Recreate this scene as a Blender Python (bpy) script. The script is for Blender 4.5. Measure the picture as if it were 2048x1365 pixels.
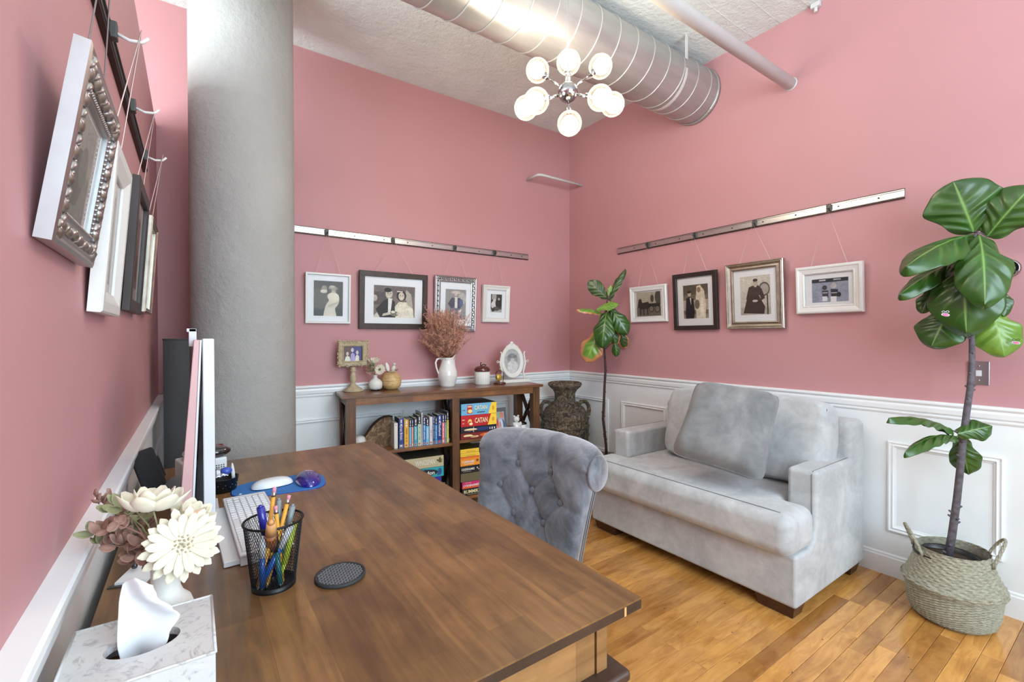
import bpy, math, random
from math import sin, cos, pi, radians as rad, sqrt, atan2
from mathutils import Vector, Matrix, Euler, noise
random.seed(7)
for o in list(bpy.data.objects): bpy.data.objects.remove(o)
SCN = bpy.context.scene
COL = SCN.collection
def lin(c):
    return tuple((x/255/12.92 if x/255 <= .04045 else ((x/255+.055)/1.055)**2.4) for x in c)
# ------------------------------------------------------------ camera
CAM = Vector((-3.09785, -3.42541, 1.3))
yaw, pit, rol = 0.609622, 0.0086325, -0.0027975
F0 = Vector((sin(yaw), cos(yaw), 0)); R0 = Vector((cos(yaw), -sin(yaw), 0)); Z = Vector((0, 0, 1))
F2 = F0*cos(pit)-Z*sin(pit); U2 = Z*cos(pit)+F0*sin(pit)
R3 = R0*cos(rol)+U2*sin(rol); U3 = U2*cos(rol)-R0*sin(rol)
cd = bpy.data.cameras.new('camera'); cam = bpy.data.objects.new('camera', cd); COL.objects.link(cam)
M = Matrix((R3, U3, -F2)).transposed().to_4x4(); M.translation = CAM
cam.matrix_world = M
cd.sensor_fit = 'HORIZONTAL'; cd.sensor_width = 36; cd.lens = 36*913.27/2048; cd.clip_start = .03
SCN.camera = cam
# ------------------------------------------------------------ world, lights, exposure
w = bpy.data.worlds.new('world'); SCN.world = w; w.use_nodes = True
w.node_tree.nodes['Background'].inputs[0].default_value = (.75, .85, 1, 1)
w.node_tree.nodes['Background'].inputs[1].default_value = 1.0
def area(name, loc, rot, sx, sy, power, color):
    l = bpy.data.lights.new(name, 'AREA'); l.shape = 'RECTANGLE'; l.size = sx; l.size_y = sy; l.energy = power; l.color = color
    o = bpy.data.objects.new(name, l); COL.objects.link(o); o.location = loc; o.rotation_euler = rot; return o
area('window_daylight_rear', (-1.95, -5.1, 1.9), (rad(90), 0, 0), 2.3, 2.2, 235, (.69, .89, 1))
area('window_daylight_left', (-6.3, -2.4, 1.9), (rad(122), 0, rad(-90)), 3.6, 2.4, 860, (.82, .95, 1))
GLOBE_EMIT = 92.0
SCN.view_settings.view_transform = 'Standard'
try: SCN.view_settings.look = 'None'
except Exception: pass
SCN.view_settings.gamma = 1; SCN.view_settings.use_curve_mapping = False
SCN.view_settings.exposure = -0.70
# ------------------------------------------------------------ materials
MATS = {}
class N:
    def __init__(s, name):
        m = bpy.data.materials.new(name); m.use_nodes = True; s.m = m; s.t = m.node_tree; s.n = s.t.nodes; s.b = s.n['Principled BSDF']; MATS[name] = m
    def new(s, typ, **kw):
        x = s.n.new('ShaderNode'+typ)
        for k, v in kw.items():
            if k in x.inputs: x.inputs[k].default_value = v
            else: setattr(x, k, v)
        return x
    def link(s, a, b): s.t.links.new(a, b)
    def coord(s, scale=(1, 1, 1), rot=(0, 0, 0), kind='Object'):
        tc = s.new('TexCoord'); mp = s.new('Mapping'); mp.inputs['Scale'].default_value = scale; mp.inputs['Rotation'].default_value = rot
        s.link(tc.outputs[kind], mp.inputs[0]); return mp.outputs[0]
    def noise(s, co, scale, detail=3, rough=.5, dist=0):
        x = s.new('TexNoise'); x.inputs['Scale'].default_value = scale; x.inputs['Detail'].default_value = detail
        x.inputs['Roughness'].default_value = rough; x.inputs['Distortion'].default_value = dist
        if co is not None: s.link(co, x.inputs['Vector'])
        return x.outputs[0]
    def ramp(s, fac, stops):
        r = s.new('ValToRGB'); e = r.color_ramp.elements
        while len(e) < len(stops): e.new(.5)
        for i, (p, c) in enumerate(stops): e[i].position = p; e[i].color = (*c, 1) if len(c) == 3 else c
        s.link(fac, r.inputs[0]); return r.outputs[0]
    def bump(s, h, strength, dist=.01, prev=None):
        b = s.new('Bump'); b.inputs['Strength'].default_value = strength; b.inputs['Distance'].default_value = dist
        s.link(h, b.inputs['Height'])
        if prev is not None: s.link(prev, b.inputs['Normal'])
        return b.outputs[0]
    def setn(s, nrm): s.link(nrm, s.b.inputs['Normal'])
    def setc(s, c): s.link(c, s.b.inputs['Base Color'])
    def mix(s, a, b, fac, mode='MIX'):
        x = s.new('MixRGB', blend_type=mode)
        for i, v in ((0, fac), (1, a), (2, b)):
            if isinstance(v, (int, float)): x.inputs[i].default_value = v
            elif isinstance(v, tuple): x.inputs[i].default_value = (*v[:3], 1)
            else: s.link(v, x.inputs[i])
        return x.outputs[0]
def plain(name, rgb, rough=.5, metal=0, var=.06, bump=0, bscale=200, coat=0, spec=.5, sheen=0, vscale=8):
    n = N(name); c = lin(rgb); b = n.b
    b.inputs['Roughness'].default_value = rough; b.inputs['Metallic'].default_value = metal
    b.inputs['Coat Weight'].default_value = coat; b.inputs['Specular IOR Level'].default_value = spec
    b.inputs['Sheen Weight'].default_value = sheen
    co = n.coord()
    if var: n.setc(n.ramp(n.noise(co, vscale, 4), [(.3, tuple(x*(1-var) for x in c)), (.7, tuple(min(1, x*(1+var)) for x in c))]))
    else: b.inputs['Base Color'].default_value = (*c, 1)
    if bump: n.setn(n.bump(n.noise(co, bscale, 3), bump, .002))
    return n.m
def wood(name, dark, light, axis='X', rough=.45, blocks=None, coat=0, tone=0, scale=1.0):
    """stained wood with grain along the given axis; blocks=(length, width) adds glued staves of differing tone"""
    n = N(name); n.b.inputs['Roughness'].default_value = rough; n.b.inputs['Coat Weight'].default_value = coat; n.b.inputs['Coat Roughness'].default_value = .15
    d, l = lin(dark), lin(light)
    st = {'X': (1.2, 14, 14), 'Y': (14, 1.2, 14), 'Z': (14, 14, 1.2)}[axis]
    co = n.coord(tuple(x*scale for x in st)); co2 = n.coord((4.5, 3, 3))
    g = n.noise(co, 3.2, 5, .6, .6); blot = n.noise(co2, 1.6, 4, .6)
    c = n.ramp(g, [(.15, d), (.8, l)])
    c = n.mix(c, n.ramp(blot, [(.3, (.55, .51, .48)), (.62, (1.12, 1.1, 1.07))]), .9, 'MULTIPLY')
    if blocks:
        tc = n.new('TexCoord'); mp = n.new('Mapping'); n.link(tc.outputs['Object'], mp.inputs[0])
        if axis == 'Y': mp.inputs['Rotation'].default_value = (0, 0, rad(90))
        br = n.new('TexBrick'); n.link(mp.outputs[0], br.inputs[0]); br.inputs['Scale'].default_value = 1
        br.inputs['Brick Width'].default_value = blocks[0]; br.inputs['Row Height'].default_value = blocks[1]; br.inputs['Mortar Size'].default_value = .0006
        br.offset = .37; br.inputs['Color1'].default_value = (.78, .74, .70, 1); br.inputs['Color2'].default_value = (1.22, 1.18, 1.12, 1); br.inputs['Mortar'].default_value = (.8, .76, .72, 1)
        c = n.mix(c, br.outputs[0], 1, 'MULTIPLY')
    if tone:
        oi = n.new('ObjectInfo')
        c = n.mix(c, n.ramp(oi.outputs['Random'], [(0, (.62, .56, .50)), (.35, (.88, .84, .78)), (.7, (1.05, 1.0, .95)), (1, (1.28, 1.24, 1.15))]), tone, 'MULTIPLY')
    n.setc(c); n.setn(n.bump(g, .12, .002)); return n.m
def colattr(name, rough=.6, coat=0, bump=0, bscale=60):
    n = N(name); a = n.new('Attribute', attribute_name='Col')
    n.setc(a.outputs['Color']); n.b.inputs['Roughness'].default_value = rough; n.b.inputs['Coat Weight'].default_value = coat
    if bump: n.setn(n.bump(n.noise(n.coord(), bscale, 3), bump, .003))
    return n.m
# painted walls
def wallpaint(name, rgb):
    n = N(name); c = lin(rgb); n.b.inputs['Roughness'].default_value = .55; n.b.inputs['Specular IOR Level'].default_value = .35
    co = n.coord(); n.setc(n.ramp(n.noise(co, 1.1, 3), [(.3, tuple(x*.97 for x in c)), (.7, tuple(x*1.03 for x in c))]))
    n.setn(n.bump(n.noise(co, 420, 2), .06, .001)); return n.m
wallpaint('pink_wall_paint', (191, 139, 141))
plain('white_trim_paint', (238, 240, 241), .35, var=.015, bump=.02, bscale=60)
plain('wainscot_paint', (234, 237, 238), .45, var=.02)
def concrete(name, rgb, seams, bump):
    n = N(name); c = lin(rgb); n.b.inputs['Roughness'].default_value = .75
    co = n.coord(); n1 = n.noise(co, 3, 6, .65); n2 = n.noise(co, 26, 6, .7); 
    v = n.new('TexVoronoi'); v.inputs['Scale'].default_value = 9; n.link(co, v.inputs['Vector'])
    pit_ = n.ramp(v.outputs['Distance'], [(0, (0, 0, 0)), (.06, (1, 1, 1))])
    n.setc(n.ramp(n1, [(.3, tuple(x*.92 for x in c)), (.7, tuple(min(1, x*1.05) for x in c))]))
    h = n.bump(n2, bump, .02); h = n.bump(n1, bump*.6, .04, h)
    if seams:
        wv = n.new('TexWave'); wv.bands_direction = 'Y'; wv.inputs['Scale'].default_value = .16; wv.inputs['Distortion'].default_value = .15; wv.inputs['Phase Offset'].default_value = 1.2
        n.link(co, wv.inputs['Vector']); h = n.bump(n.ramp(wv.outputs['Fac'], [(0, (0, 0, 0)), (.012, (1, 1, 1))]), .25, .01, h)
        h = n.bump(pit_, .35, .006, h)
    n.setn(h); return n.m
concrete('painted_concrete_ceiling', (234, 240, 237), True, .8)
concrete('column_plaster', (163, 161, 157), False, .45)
wood('desk_wood', (78, 53, 31), (144, 108, 66), 'Y', .36, (.42, .075), coat=.3)
wood('desk_side_wood', (104, 72, 42), (162, 122, 78), 'X', .42, (.4, .09))
wood('desk_edge_wood', (44, 30, 24), (74, 52, 40), 'X', .45)
wood('shelf_wood', (78, 48, 26), (148, 100, 58), 'X', .35, (.3, .06), coat=.3)
wood('shelf_leg_wood', (66, 42, 26), (122, 82, 50), 'Z', .4)
wood('dark_brace_wood', (32, 20, 14), (58, 38, 28), 'Z', .45)
def floorwood():
    n = N('floor_board_wood'); n.b.inputs['Roughness'].default_value = .22; n.b.inputs['Coat Weight'].default_value = .35; n.b.inputs['Coat Roughness'].default_value = .12
    d, l = lin((170, 113, 54)), lin((210, 156, 86))
    oi = n.new('ObjectInfo'); tc = n.new('TexCoord'); ad = n.new('VectorMath', operation='ADD'); sc = n.new('VectorMath', operation='SCALE')
    cb = n.new('CombineXYZ'); 
    for i in range(3): n.link(oi.outputs['Random'], cb.inputs[i])
    n.link(cb.outputs[0], sc.inputs[0]); sc.inputs['Scale'].default_value = 37.0
    n.link(tc.outputs['Object'], ad.inputs[0]); n.link(sc.outputs[0], ad.inputs[1])
    mp = n.new('Mapping'); mp.inputs['Scale'].default_value = (1.6, 9, 5); n.link(ad.outputs[0], mp.inputs[0])
    g = n.noise(mp.outputs[0], 3, 6, .62, .8); c = n.ramp(g, [(.25, d), (.6, l)])
    bl = n.noise(ad.outputs[0], 3.2, 4, .6); c = n.mix(c, n.ramp(bl, [(.30, (.58, .50, .42)), (.5, (1, 1, 1))]), .75, 'MULTIPLY')
    c = n.mix(c, n.ramp(oi.outputs['Random'], [(0, (.62, .52, .42)), (.25, (.85, .78, .70)), (.6, (1.0, .97, .92)), (1, (1.18, 1.12, 1.02))]), 1, 'MULTIPLY')
    v = n.new('TexVoronoi'); v.inputs['Scale'].default_value = 14; n.link(ad.outputs[0], v.inputs['Vector'])
    c = n.mix((.05, .03, .02), c, n.ramp(v.outputs['Distance'], [(.035, (0, 0, 0)), (.06, (1, 1, 1))]))
    n.setc(c); n.setn(n.bump(bl, .08, .004)); return n.m
floorwood()
plain('subfloor_dark', (60, 36, 20), .8)
# metal
def metal(name, rgb, rough, var=.1, scale=6, stretch=(1, 1, 1)):
    n = N(name); c = lin(rgb); n.b.inputs['Metallic'].default_value = .6 if name == 'galvanised_steel' else 1; co = n.coord(stretch)
    g = n.noise(co, scale, 5, .6); n.setc(n.ramp(g, [(.3, tuple(x*(1-var) for x in c)), (.7, tuple(min(1, x*(1+var)) for x in c))]))
    r = n.ramp(g, [(.2, (rough*.8,)*3), (.8, (min(1, rough*1.3),)*3)]); n.link(r, n.b.inputs['Roughness']); return n.m
metal('galvanised_steel', (176, 175, 173), .33, .12, 5, (.6, 3, 3))
plain('galvanised_seam', (206, 204, 200), .35, .6)
metal('chrome', (165, 165, 168), .12, .02)
metal('brushed_aluminium', (196, 194, 190), .3, .04, 40, (.3, 20, 20))
metal('dark_bronze', (66, 56, 50), .4)
metal('silver_leaf', (180, 178, 178), .36, .05, 12)
metal('champagne_silver', (182, 174, 160), .35, .15, 30)
metal('stainless', (196, 200, 206), .22)
plain('clip_grey', (70, 70, 68), .4, .4)
plain('pipe_white_paint', (208, 206, 203), .35, var=.03, bump=.05, bscale=40)
plain('frame_white', (220, 218, 214), .35, var=.02)
plain('frame_dark', (46, 34, 30), .4, var=.25, vscale=20)
plain('frame_walnut', (58, 42, 34), .45, var=.3, vscale=30)
plain('mat_board', (222, 223, 225), .8, var=0)
plain('cord_pale', (214, 190, 186), .6, var=0)
plain('cord_grey', (120, 108, 106), .6, var=0)
n = N('photo_print'); at = n.new('Attribute', attribute_name='Col'); n.b.inputs['Roughness'].default_value = .5
co = n.coord(); q1 = n.ramp(n.noise(co, 38, 6, .7, 1.2), [(.3, (.62, .62, .62)), (.68, (1.22, 1.22, 1.22))]); n.setc(n.mix(at.outputs['Color'], q1, .85, 'MULTIPLY'))
colattr('box_print', .45)
n = N('picture_glass'); n.b.inputs['Base Color'].default_value = (1, 1, 1, 1)
gl = n.new('BsdfGlossy'); gl.inputs['Roughness'].default_value = .02; tr = n.new('BsdfTransparent'); mx = n.new('MixShader'); fr = n.new('Fresnel'); fr.inputs['IOR'].default_value = 1.18
n.link(fr.outputs[0], mx.inputs[0]); n.link(tr.outputs[0], mx.inputs[1]); n.link(gl.outputs[0], mx.inputs[2]); n.link(mx.outputs[0], n.n['Material Output'].inputs[0])
n = N('globe_glass')
gl = n.new('BsdfTranslucent'); gl.inputs['Color'].default_value = (.16, .15, .135, 1); tr = n.new('BsdfTransparent'); tr.inputs[0].default_value = (.99, .98, .95, 1)
mx = n.new('MixShader'); lw = n.new('LayerWeight'); lw.inputs[0].default_value = .22
n.link(lw.outputs['Facing'], mx.inputs[0]); n.link(tr.outputs[0], mx.inputs[1]); n.link(gl.outputs[0], mx.inputs[2]); n.link(mx.outputs[0], n.n['Material Output'].inputs[0])
n = N('lamp_glow'); n.b.inputs['Emission Color'].default_value = (1, .88, .70, 1); n.b.inputs['Emission Strength'].default_value = GLOBE_EMIT; n.b.inputs['Base Color'].default_value = (1, .97, .9, 1)
# fabrics
def suede(name, dark, light, scale=5, rough=.9, sheen=.35, fine=300, bump=.1, st=(1, 1, 1)):
    n = N(name); n.b.inputs['Roughness'].default_value = rough; n.b.inputs['Sheen Weight'].default_value = sheen; n.b.inputs['Sheen Roughness'].default_value = .5
    n.b.inputs['Specular IOR Level'].default_value = .2
    co = n.coord(st); a = n.noise(co, scale, 6, .65, .7); b_ = n.noise(co, scale*6, 4, .6, .4)
    c = n.ramp(a, [(.32, lin(dark)), (.66, lin(light))]); c = n.mix(c, n.ramp(b_, [(.3, (.88, .88, .89)), (.7, (1.08, 1.08, 1.08))]), .8, 'MULTIPLY')
    n.setc(c); h = n.bump(n.noise(co, fine, 2), bump, .001); n.setn(n.bump(a, .25, .012, h)); return n.m
suede('sofa_suede', (170, 172, 173), (203, 204, 204), 4)
suede('pillow_suede', (112, 113, 114), (140, 140, 140), 4.5)
suede('grey_velvet', (66, 68, 75), (146, 147, 155), 7, .8, .7, 500, .05)
plain('velvet_button', (104, 106, 116), .6, sheen=.6)
plain('seam_thread', (120, 121, 126), .8, var=0)
wood('sofa_leg_wood', (52, 28, 20), (82, 48, 34), 'X', .3)
plain('black_fabric', (52, 52, 53), .9, var=.15, bump=.2, bscale=400)
plain('charcoal_cover', (58, 58, 60), .85, var=.12, bump=.2, bscale=200, vscale=4)
# plants
n = N('fig_leaf'); a = n.new('Attribute', attribute_name='Col'); n.setc(a.outputs['Color']); n.b.inputs['Roughness'].default_value = .32; n.b.inputs['Coat Weight'].default_value = .18
n.b.inputs['Coat Roughness'].default_value = .2; n.setn(n.bump(n.noise(n.coord(), 40, 3), .15, .003))
plain('bark_grey', (92, 86, 92), .85, var=.35, bump=.8, bscale=60, vscale=50)
plain('bark_dark', (62, 46, 42), .85, var=.35, bump=.8, bscale=60, vscale=50)
plain('soil', (64, 46, 34), .95, var=.5, bump=1, bscale=80, vscale=60)
plain('black_plastic', (28, 28, 30), .35, var=.05)
plain('black_metal', (24, 24, 26), .4, .5, var=.05)
def weave(name, dark, light):
    n = N(name); n.b.inputs['Roughness'].default_value = .8; tc = n.new('TexCoord'); u = n.new('UVMap')
    c1 = n.new('TexWave'); c1.bands_direction = 'DIAGONAL'; c1.inputs['Scale'].default_value = 9; c1.inputs['Distortion'].default_value = 1.2
    n.link(tc.outputs['Object'], c1.inputs['Vector'])
    g = n.noise(n.coord((1, 1, 2.5)), 60, 4, .6); c = n.ramp(g, [(.3, lin(dark)), (.7, lin(light))]); n.setc(c)
    n.setn(n.bump(g, .5, .003)); return n.m
weave('seagrass', (128, 124, 106), (176, 173, 154))
# urn
n = N('carved_stone'); n.b.inputs['Roughness'].default_value = .75; co = n.coord()
a = n.noise(co, 15, 6, .75, 3.0); b_ = n.noise(co, 4, 4)
c = n.ramp(a, [(.36, lin((38, 33, 31))), (.48, lin((104, 92, 78))), (.60, lin((172, 154, 128)))]); n.setc(n.mix(c, n.ramp(b_, [(.3, (.6, .6, .62)), (.65, (1.15, 1.1, 1))]), .9, 'MULTIPLY'))
v = n.new('TexVoronoi'); v.inputs['Scale'].default_value = 30; n.link(co, v.inputs['Vector'])
n.setn(n.bump(v.outputs['Distance'], .7, .02, n.bump(a, 1, .03)))
# ceramics, small goods
plain('white_ceramic', (228, 226, 222), .15, var=.01, coat=.5)
plain('matte_white_ceramic', (220, 218, 212), .5, var=.03)
plain('cream_ceramic', (206, 202, 192), .3, var=.03)
plain('brown_glaze', (88, 42, 34), .15, var=.25, coat=.6, vscale=30)
plain('beige_carved', (178, 162, 132), .6, var=.2, bump=.5, bscale=90, vscale=40)
wood('carved_box_wood', (168, 130, 78), (232, 204, 150), 'X', .4, scale=2)
plain('black_glaze', (26, 22, 20), .3)
plain('dried_sprig', (218, 166, 142), .9, var=.45, vscale=22)
plain('dried_stem', (150, 96, 62), .9, var=.2)
plain('ivory_petal', (222, 213, 190), .7, var=.05, sheen=.3)
plain('peach_petal', (226, 190, 160), .7, var=.08)
plain('rose_brown_leaf', (160, 124, 110), .7, var=.3, vscale=25)
plain('sage_green', (150, 150, 112), .7, var=.2)
plain('centre_tan', (176, 156, 122), .8, var=.3)
plain('tissue_paper', (226, 227, 230), .9, var=.01, spec=.1)
n = N('marbled_leatherette'); n.b.inputs['Roughness'].default_value = .3; co = n.coord(); a = n.noise(co, 30, 6, .7, 2)
n.setc(n.ramp(a, [(.36, lin((166, 163, 164))), (.46, lin((202, 200, 199))), (1, lin((208, 207, 206)))])); n.setn(n.bump(a, .3, .002))
plain('gloss_white_plastic', (216, 216, 220), .2, var=0)
plain('white_plastic', (214, 214, 216), .45, var=0)
plain('pale_pink_plastic', (208, 164, 164), .35, var=.05)
plain('screen_black', (14, 14, 18), .15, var=0)
plain('key_line', (176, 178, 182), .6, var=0)
plain('mouse_pad_blue', (46, 108, 176), .8, var=.05, bump=.1, bscale=600)
n = N('gel_blue'); n.b.inputs['Base Color'].default_value = (*lin((34, 28, 132)), 1); n.b.inputs['Roughness'].default_value = .08; n.b.inputs['Coat Weight'].default_value = 1
n.b.inputs['Transmission Weight'].default_value = .1
plain('pencil_yellow', (222, 160, 58), .4); plain('eraser_pink', (214, 140, 156), .8); plain('pen_blue', (36, 92, 176), .3, coat=.5)
plain('pen_navy', (30, 38, 140), .25, coat=.5); plain('pen_white', (220, 220, 224), .4); plain('marker_green', (186, 200, 60), .35)
plain('pen_teal', (40, 110, 116), .3); plain('light_wood', (206, 150, 96), .5, var=.15, vscale=30); plain('brown_wood', (150, 88, 48), .4, var=.2, vscale=30); plain('pen_grey', (130, 138, 142), .3)
plain('rubber_black', (40, 40, 42), .7, var=.05)
plain('gloss_black', (20, 20, 22), .12, coat=1); plain('dark_red_gloss', (120, 30, 44), .2, coat=1)
plain('grey_plastic', (112, 112, 114), .5); plain('silver_film', (190, 192, 200), .25, .7, var=.3, vscale=60); plain('film_blue', (60, 84, 168), .3)
plain('gold_paint', (196, 156, 60), .4, .5)
plain('page_paper', (216, 208, 190), .8, var=.08, vscale=100)
plain('card_white', (226, 226, 228), .6, var=0)
plain('slab_bark', (44, 32, 26), .9, var=.4, bump=1, bscale=60, vscale=30)
n = N('slab_stone'); n.b.inputs['Roughness'].default_value = .6; a = n.noise(n.coord(), 22, 7, .75, 1.5)
n.setc(n.ramp(a, [(.3, lin((46, 34, 26))), (.5, lin((116, 88, 62))), (.68, lin((186, 162, 128)))])); n.setn(n.bump(a, .8, .01))
plain('lip_pink', (214, 120, 160), .4, var=0)
plain('text_white', (240, 238, 228), .6, var=0); plain('text_cream', (236, 226, 178), .6, var=0); plain('text_dark', (60, 56, 40), .6, var=0); plain('text_red', (190, 30, 30), .6, var=0)
plain('string_white', (235, 235, 235), .5, var=0)
plain('thread_grey', (160, 160, 160), .5, var=0)
# ------------------------------------------------------------ geometry
class G:
    def __init__(s): s.v = []; s.f = []; s.c = []; s.sm = []; s.cur = None; s.M = None
    def add(s, vs, fs, smooth=False, col=None):
        o = len(s.v)
        if s.M is not None: vs = [s.M @ Vector(p) for p in vs]
        s.v += [tuple(p) for p in vs]
        for f in fs:
            s.f.append(tuple(i+o for i in f)); s.sm.append(smooth); s.c.append(col or s.cur)
        return s
    def box(s, a, b, col=None):
        x0, y0, z0 = a; x1, y1, z1 = b
        return s.add([(x0, y0, z0), (x1, y0, z0), (x1, y1, z0), (x0, y1, z0), (x0, y0, z1), (x1, y0, z1), (x1, y1, z1), (x0, y1, z1)],
                     [(0, 3, 2, 1), (4, 5, 6, 7), (0, 1, 5, 4), (1, 2, 6, 5), (2, 3, 7, 6), (3, 0, 4, 7)], col=col)
    def cbox(s, c, d, col=None): return s.box([c[i]-d[i]/2 for i in range(3)], [c[i]+d[i]/2 for i in range(3)], col)
    def beam(s, p, q, w, h, up=(0, 0, 1)):
        p, q = Vector(p), Vector(q); d = (q-p).normalized(); u = Vector(up); r = d.cross(u).normalized(); u = r.cross(d)
        vs = [b+r*(w/2*i)+u*(h/2*j) for b in (p, q) for i, j in ((-1, -1), (1, -1), (1, 1), (-1, 1))]
        return s.add(vs, [(0, 1, 2, 3), (7, 6, 5, 4), (0, 4, 5, 1), (1, 5, 6, 2), (2, 6, 7, 3), (3, 7, 4, 0)])
    def lathe(s, prof, seg=32, c=(0, 0, 0), smooth=True, sx=1, sy=1, wob=None, a0=0, cap=True):
        vs = []; n = len(prof)
        for r, z in prof:
            for k in range(seg):
                a = 2*pi*k/seg+a0; rr = r*(wob(a, z) if wob else 1)
                vs.append((c[0]+rr*cos(a)*sx, c[1]+rr*sin(a)*sy, c[2]+z))
        fs = [(i*seg+k, i*seg+(k+1) % seg, (i+1)*seg+(k+1) % seg, (i+1)*seg+k) for i in range(n-1) for k in range(seg)]
        if cap:
            if prof[0][0] > 1e-5: fs.append(tuple(range(seg-1, -1, -1)))
            if prof[-1][0] > 1e-5: fs.append(tuple((n-1)*seg+k for k in range(seg)))
        return s.add(vs, fs, smooth)
    def cyl(s, c, r, h, seg=20, r2=None, smooth=True): return s.lathe([(r, 0), (r2 if r2 is not None else r, h)], seg, c, smooth)
    def tube(s, pts, r, seg=8, closed=False, smooth=True, cap=True):
        pts = [Vector(p) for p in pts]; n = len(pts); rs = r if isinstance(r, (list, tuple)) else [r]*n; vs = []
        ref = None
        for i, p in enumerate(pts):
            if closed: d = pts[(i+1) % n]-pts[i-1]
            else: d = pts[min(i+1, n-1)]-pts[max(i-1, 0)]
            d = d.normalized() if d.length > 1e-9 else Vector((0, 0, 1))
            if ref is None: ref = d.orthogonal().normalized()
            ref = (ref-d*ref.dot(d)); ref = ref.normalized() if ref.length > 1e-6 else d.orthogonal().normalized()
            b = d.cross(ref)
            for k in range(seg):
                a = 2*pi*k/seg; vs.append(p+(ref*cos(a)+b*sin(a))*rs[i])
        m = n if closed else n-1
        fs = [(i*seg+k, i*seg+(k+1) % seg, ((i+1) % n)*seg+(k+1) % seg, ((i+1) % n)*seg+k) for i in range(m) for k in range(seg)]
        if not closed and cap and seg > 2: fs += [tuple(range(seg-1, -1, -1)), tuple((n-1)*seg+k for k in range(seg))]
        return s.add(vs, fs, smooth)
    def ell(s, c, r, seg=16, rings=10, M=None):
        if isinstance(r, (int, float)): r = (r, r, r)
        vs = [Vector((0, 0, -1))]; fs = []
        for i in range(1, rings):
            t = -pi/2+pi*i/rings
            for k in range(seg): a = 2*pi*k/seg; vs.append(Vector((cos(t)*cos(a), cos(t)*sin(a), sin(t))))
        vs.append(Vector((0, 0, 1))); L = len(vs)-1
        for k in range(seg):
            fs.append((0, 1+(k+1) % seg, 1+k)); fs.append((L, L-seg+k, L-seg+(k+1) % seg))
        for i in range(rings-2):
            for k in range(seg): fs.append((1+i*seg+k, 1+i*seg+(k+1) % seg, 1+(i+1)*seg+(k+1) % seg, 1+(i+1)*seg+k))
        vs = [Vector((p.x*r[0], p.y*r[1], p.z*r[2])) for p in vs]
        if M is not None: vs = [M @ p for p in vs]
        return s.add([p+Vector(c) for p in vs], fs, True)
    def sheet(s, fn, nu, nv, smooth=True, colfn=None, flip=False):
        vs = [fn(i/nu, j/nv) for j in range(nv+1) for i in range(nu+1)]; o = len(s.v)
        if s.M is not None: vs = [s.M @ Vector(p) for p in vs]
        s.v += [tuple(p) for p in vs]
        for j in range(nv):
            for i in range(nu):
                a = o+j*(nu+1)+i; f = (a, a+1, a+nu+2, a+nu+1)
                s.f.append(f[::-1] if flip else f); s.sm.append(smooth)
                if colfn: q = [colfn(i/nu, j/nv), colfn((i+1)/nu, j/nv), colfn((i+1)/nu, (j+1)/nv), colfn(i/nu, (j+1)/nv)]; s.c.append(q[::-1] if flip else q)
                else: s.c.append(s.cur)
        return s
    def prism(s, poly, z0, z1, smooth=False):
        n = len(poly); vs = [(x, y, z) for z in (z0, z1) for x, y in poly]
        return s.add(vs, [tuple(range(n-1, -1, -1)), tuple(range(n, 2*n))]+[(i, (i+1) % n, n+(i+1) % n, n+i) for i in range(n)], smooth)
    def sq(s, c, d, k=8, n=10, M=None, wr=0, seed=0):
        """rounded block / cushion: superquadric-mapped cube"""
        o = {}; vs = []; fs = []
        def vid(p):
            key = tuple(round(x, 4) for x in p)
            if key not in o:
                o[key] = len(vs); x, y, z = p
                kk = k if isinstance(k, (tuple, list)) else (k, k, k)
                den = (abs(x)**kk[0]+abs(y)**kk[1]+abs(z)**kk[2])
                m = den**(-1/max(kk)) if den > 0 else 1
                q = Vector((x*m*d[0]/2, y*m*d[1]/2, z*m*d[2]/2))
                if wr:
                    nn = q.normalized(); q += nn*wr*noise.noise(Vector((q.x*7+seed, q.y*7, q.z*7)))
                if M is not None: q = M @ q
                vs.append(q+Vector(c))
            return o[key]
        def tt(i): return sin((i/n-.5)*pi*.5)/sin(pi*.25)
        for ax in range(3):
            for sg in (-1, 1):
                for i in range(n):
                    for j in range(n):
                        q = []
                        for a, b in ((i, j), (i+1, j), (i+1, j+1), (i, j+1)):
                            p = [0, 0, 0]; p[ax] = sg; p[(ax+1) % 3] = tt(a); p[(ax+2) % 3] = tt(b); q.append(vid(p))
                        fs.append(tuple(q if sg > 0 else q[::-1]))
        return s.add(vs, fs, True)
    def ring(s, w, h, prof, cx=0, z0=0):
        """mitred frame in the XZ plane facing -Y; prof = (inset, height) pairs"""
        vs = []
        for d, y in prof:
            x0, x1, a, b = cx-w/2+d, cx+w/2-d, z0+d, z0+h-d
            vs += [(x0, -y, a), (x1, -y, a), (x1, -y, b), (x0, -y, b)]
        fs = [(i*4+k, i*4+(k+1) % 4, i*4+4+(k+1) % 4, i*4+4+k) for i in range(len(prof)-1) for k in range(4)]
        return s.add(vs, fs)
    def build(s, name, mat, parent=None, loc=None, bevel=0, seg=2, subsurf=0, solid=0, rot=None):
        me = bpy.data.meshes.new(name); me.from_pydata(s.v, [], s.f); 
        for m in (mat if isinstance(mat, list) else [mat]): me.materials.append(MATS[m])
        me.polygons.foreach_set('use_smooth', s.sm)
        if any(c is not None for c in s.c):
            at = me.color_attributes.new('Col', 'FLOAT_COLOR', 'CORNER'); buf = []
            for p, c in zip(me.polygons, s.c):
                c = c or (.5, .5, .5)
                if isinstance(c, list):
                    for q in c: buf += [*q, 1]
                else: buf += list((*c[:3], 1))*p.loop_total
            at.data.foreach_set('color', buf)
        me.update()
        o = bpy.data.objects.new(name, me); COL.objects.link(o)
        if parent is not None: o.parent = parent
        if loc is not None: o.location = loc
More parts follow.
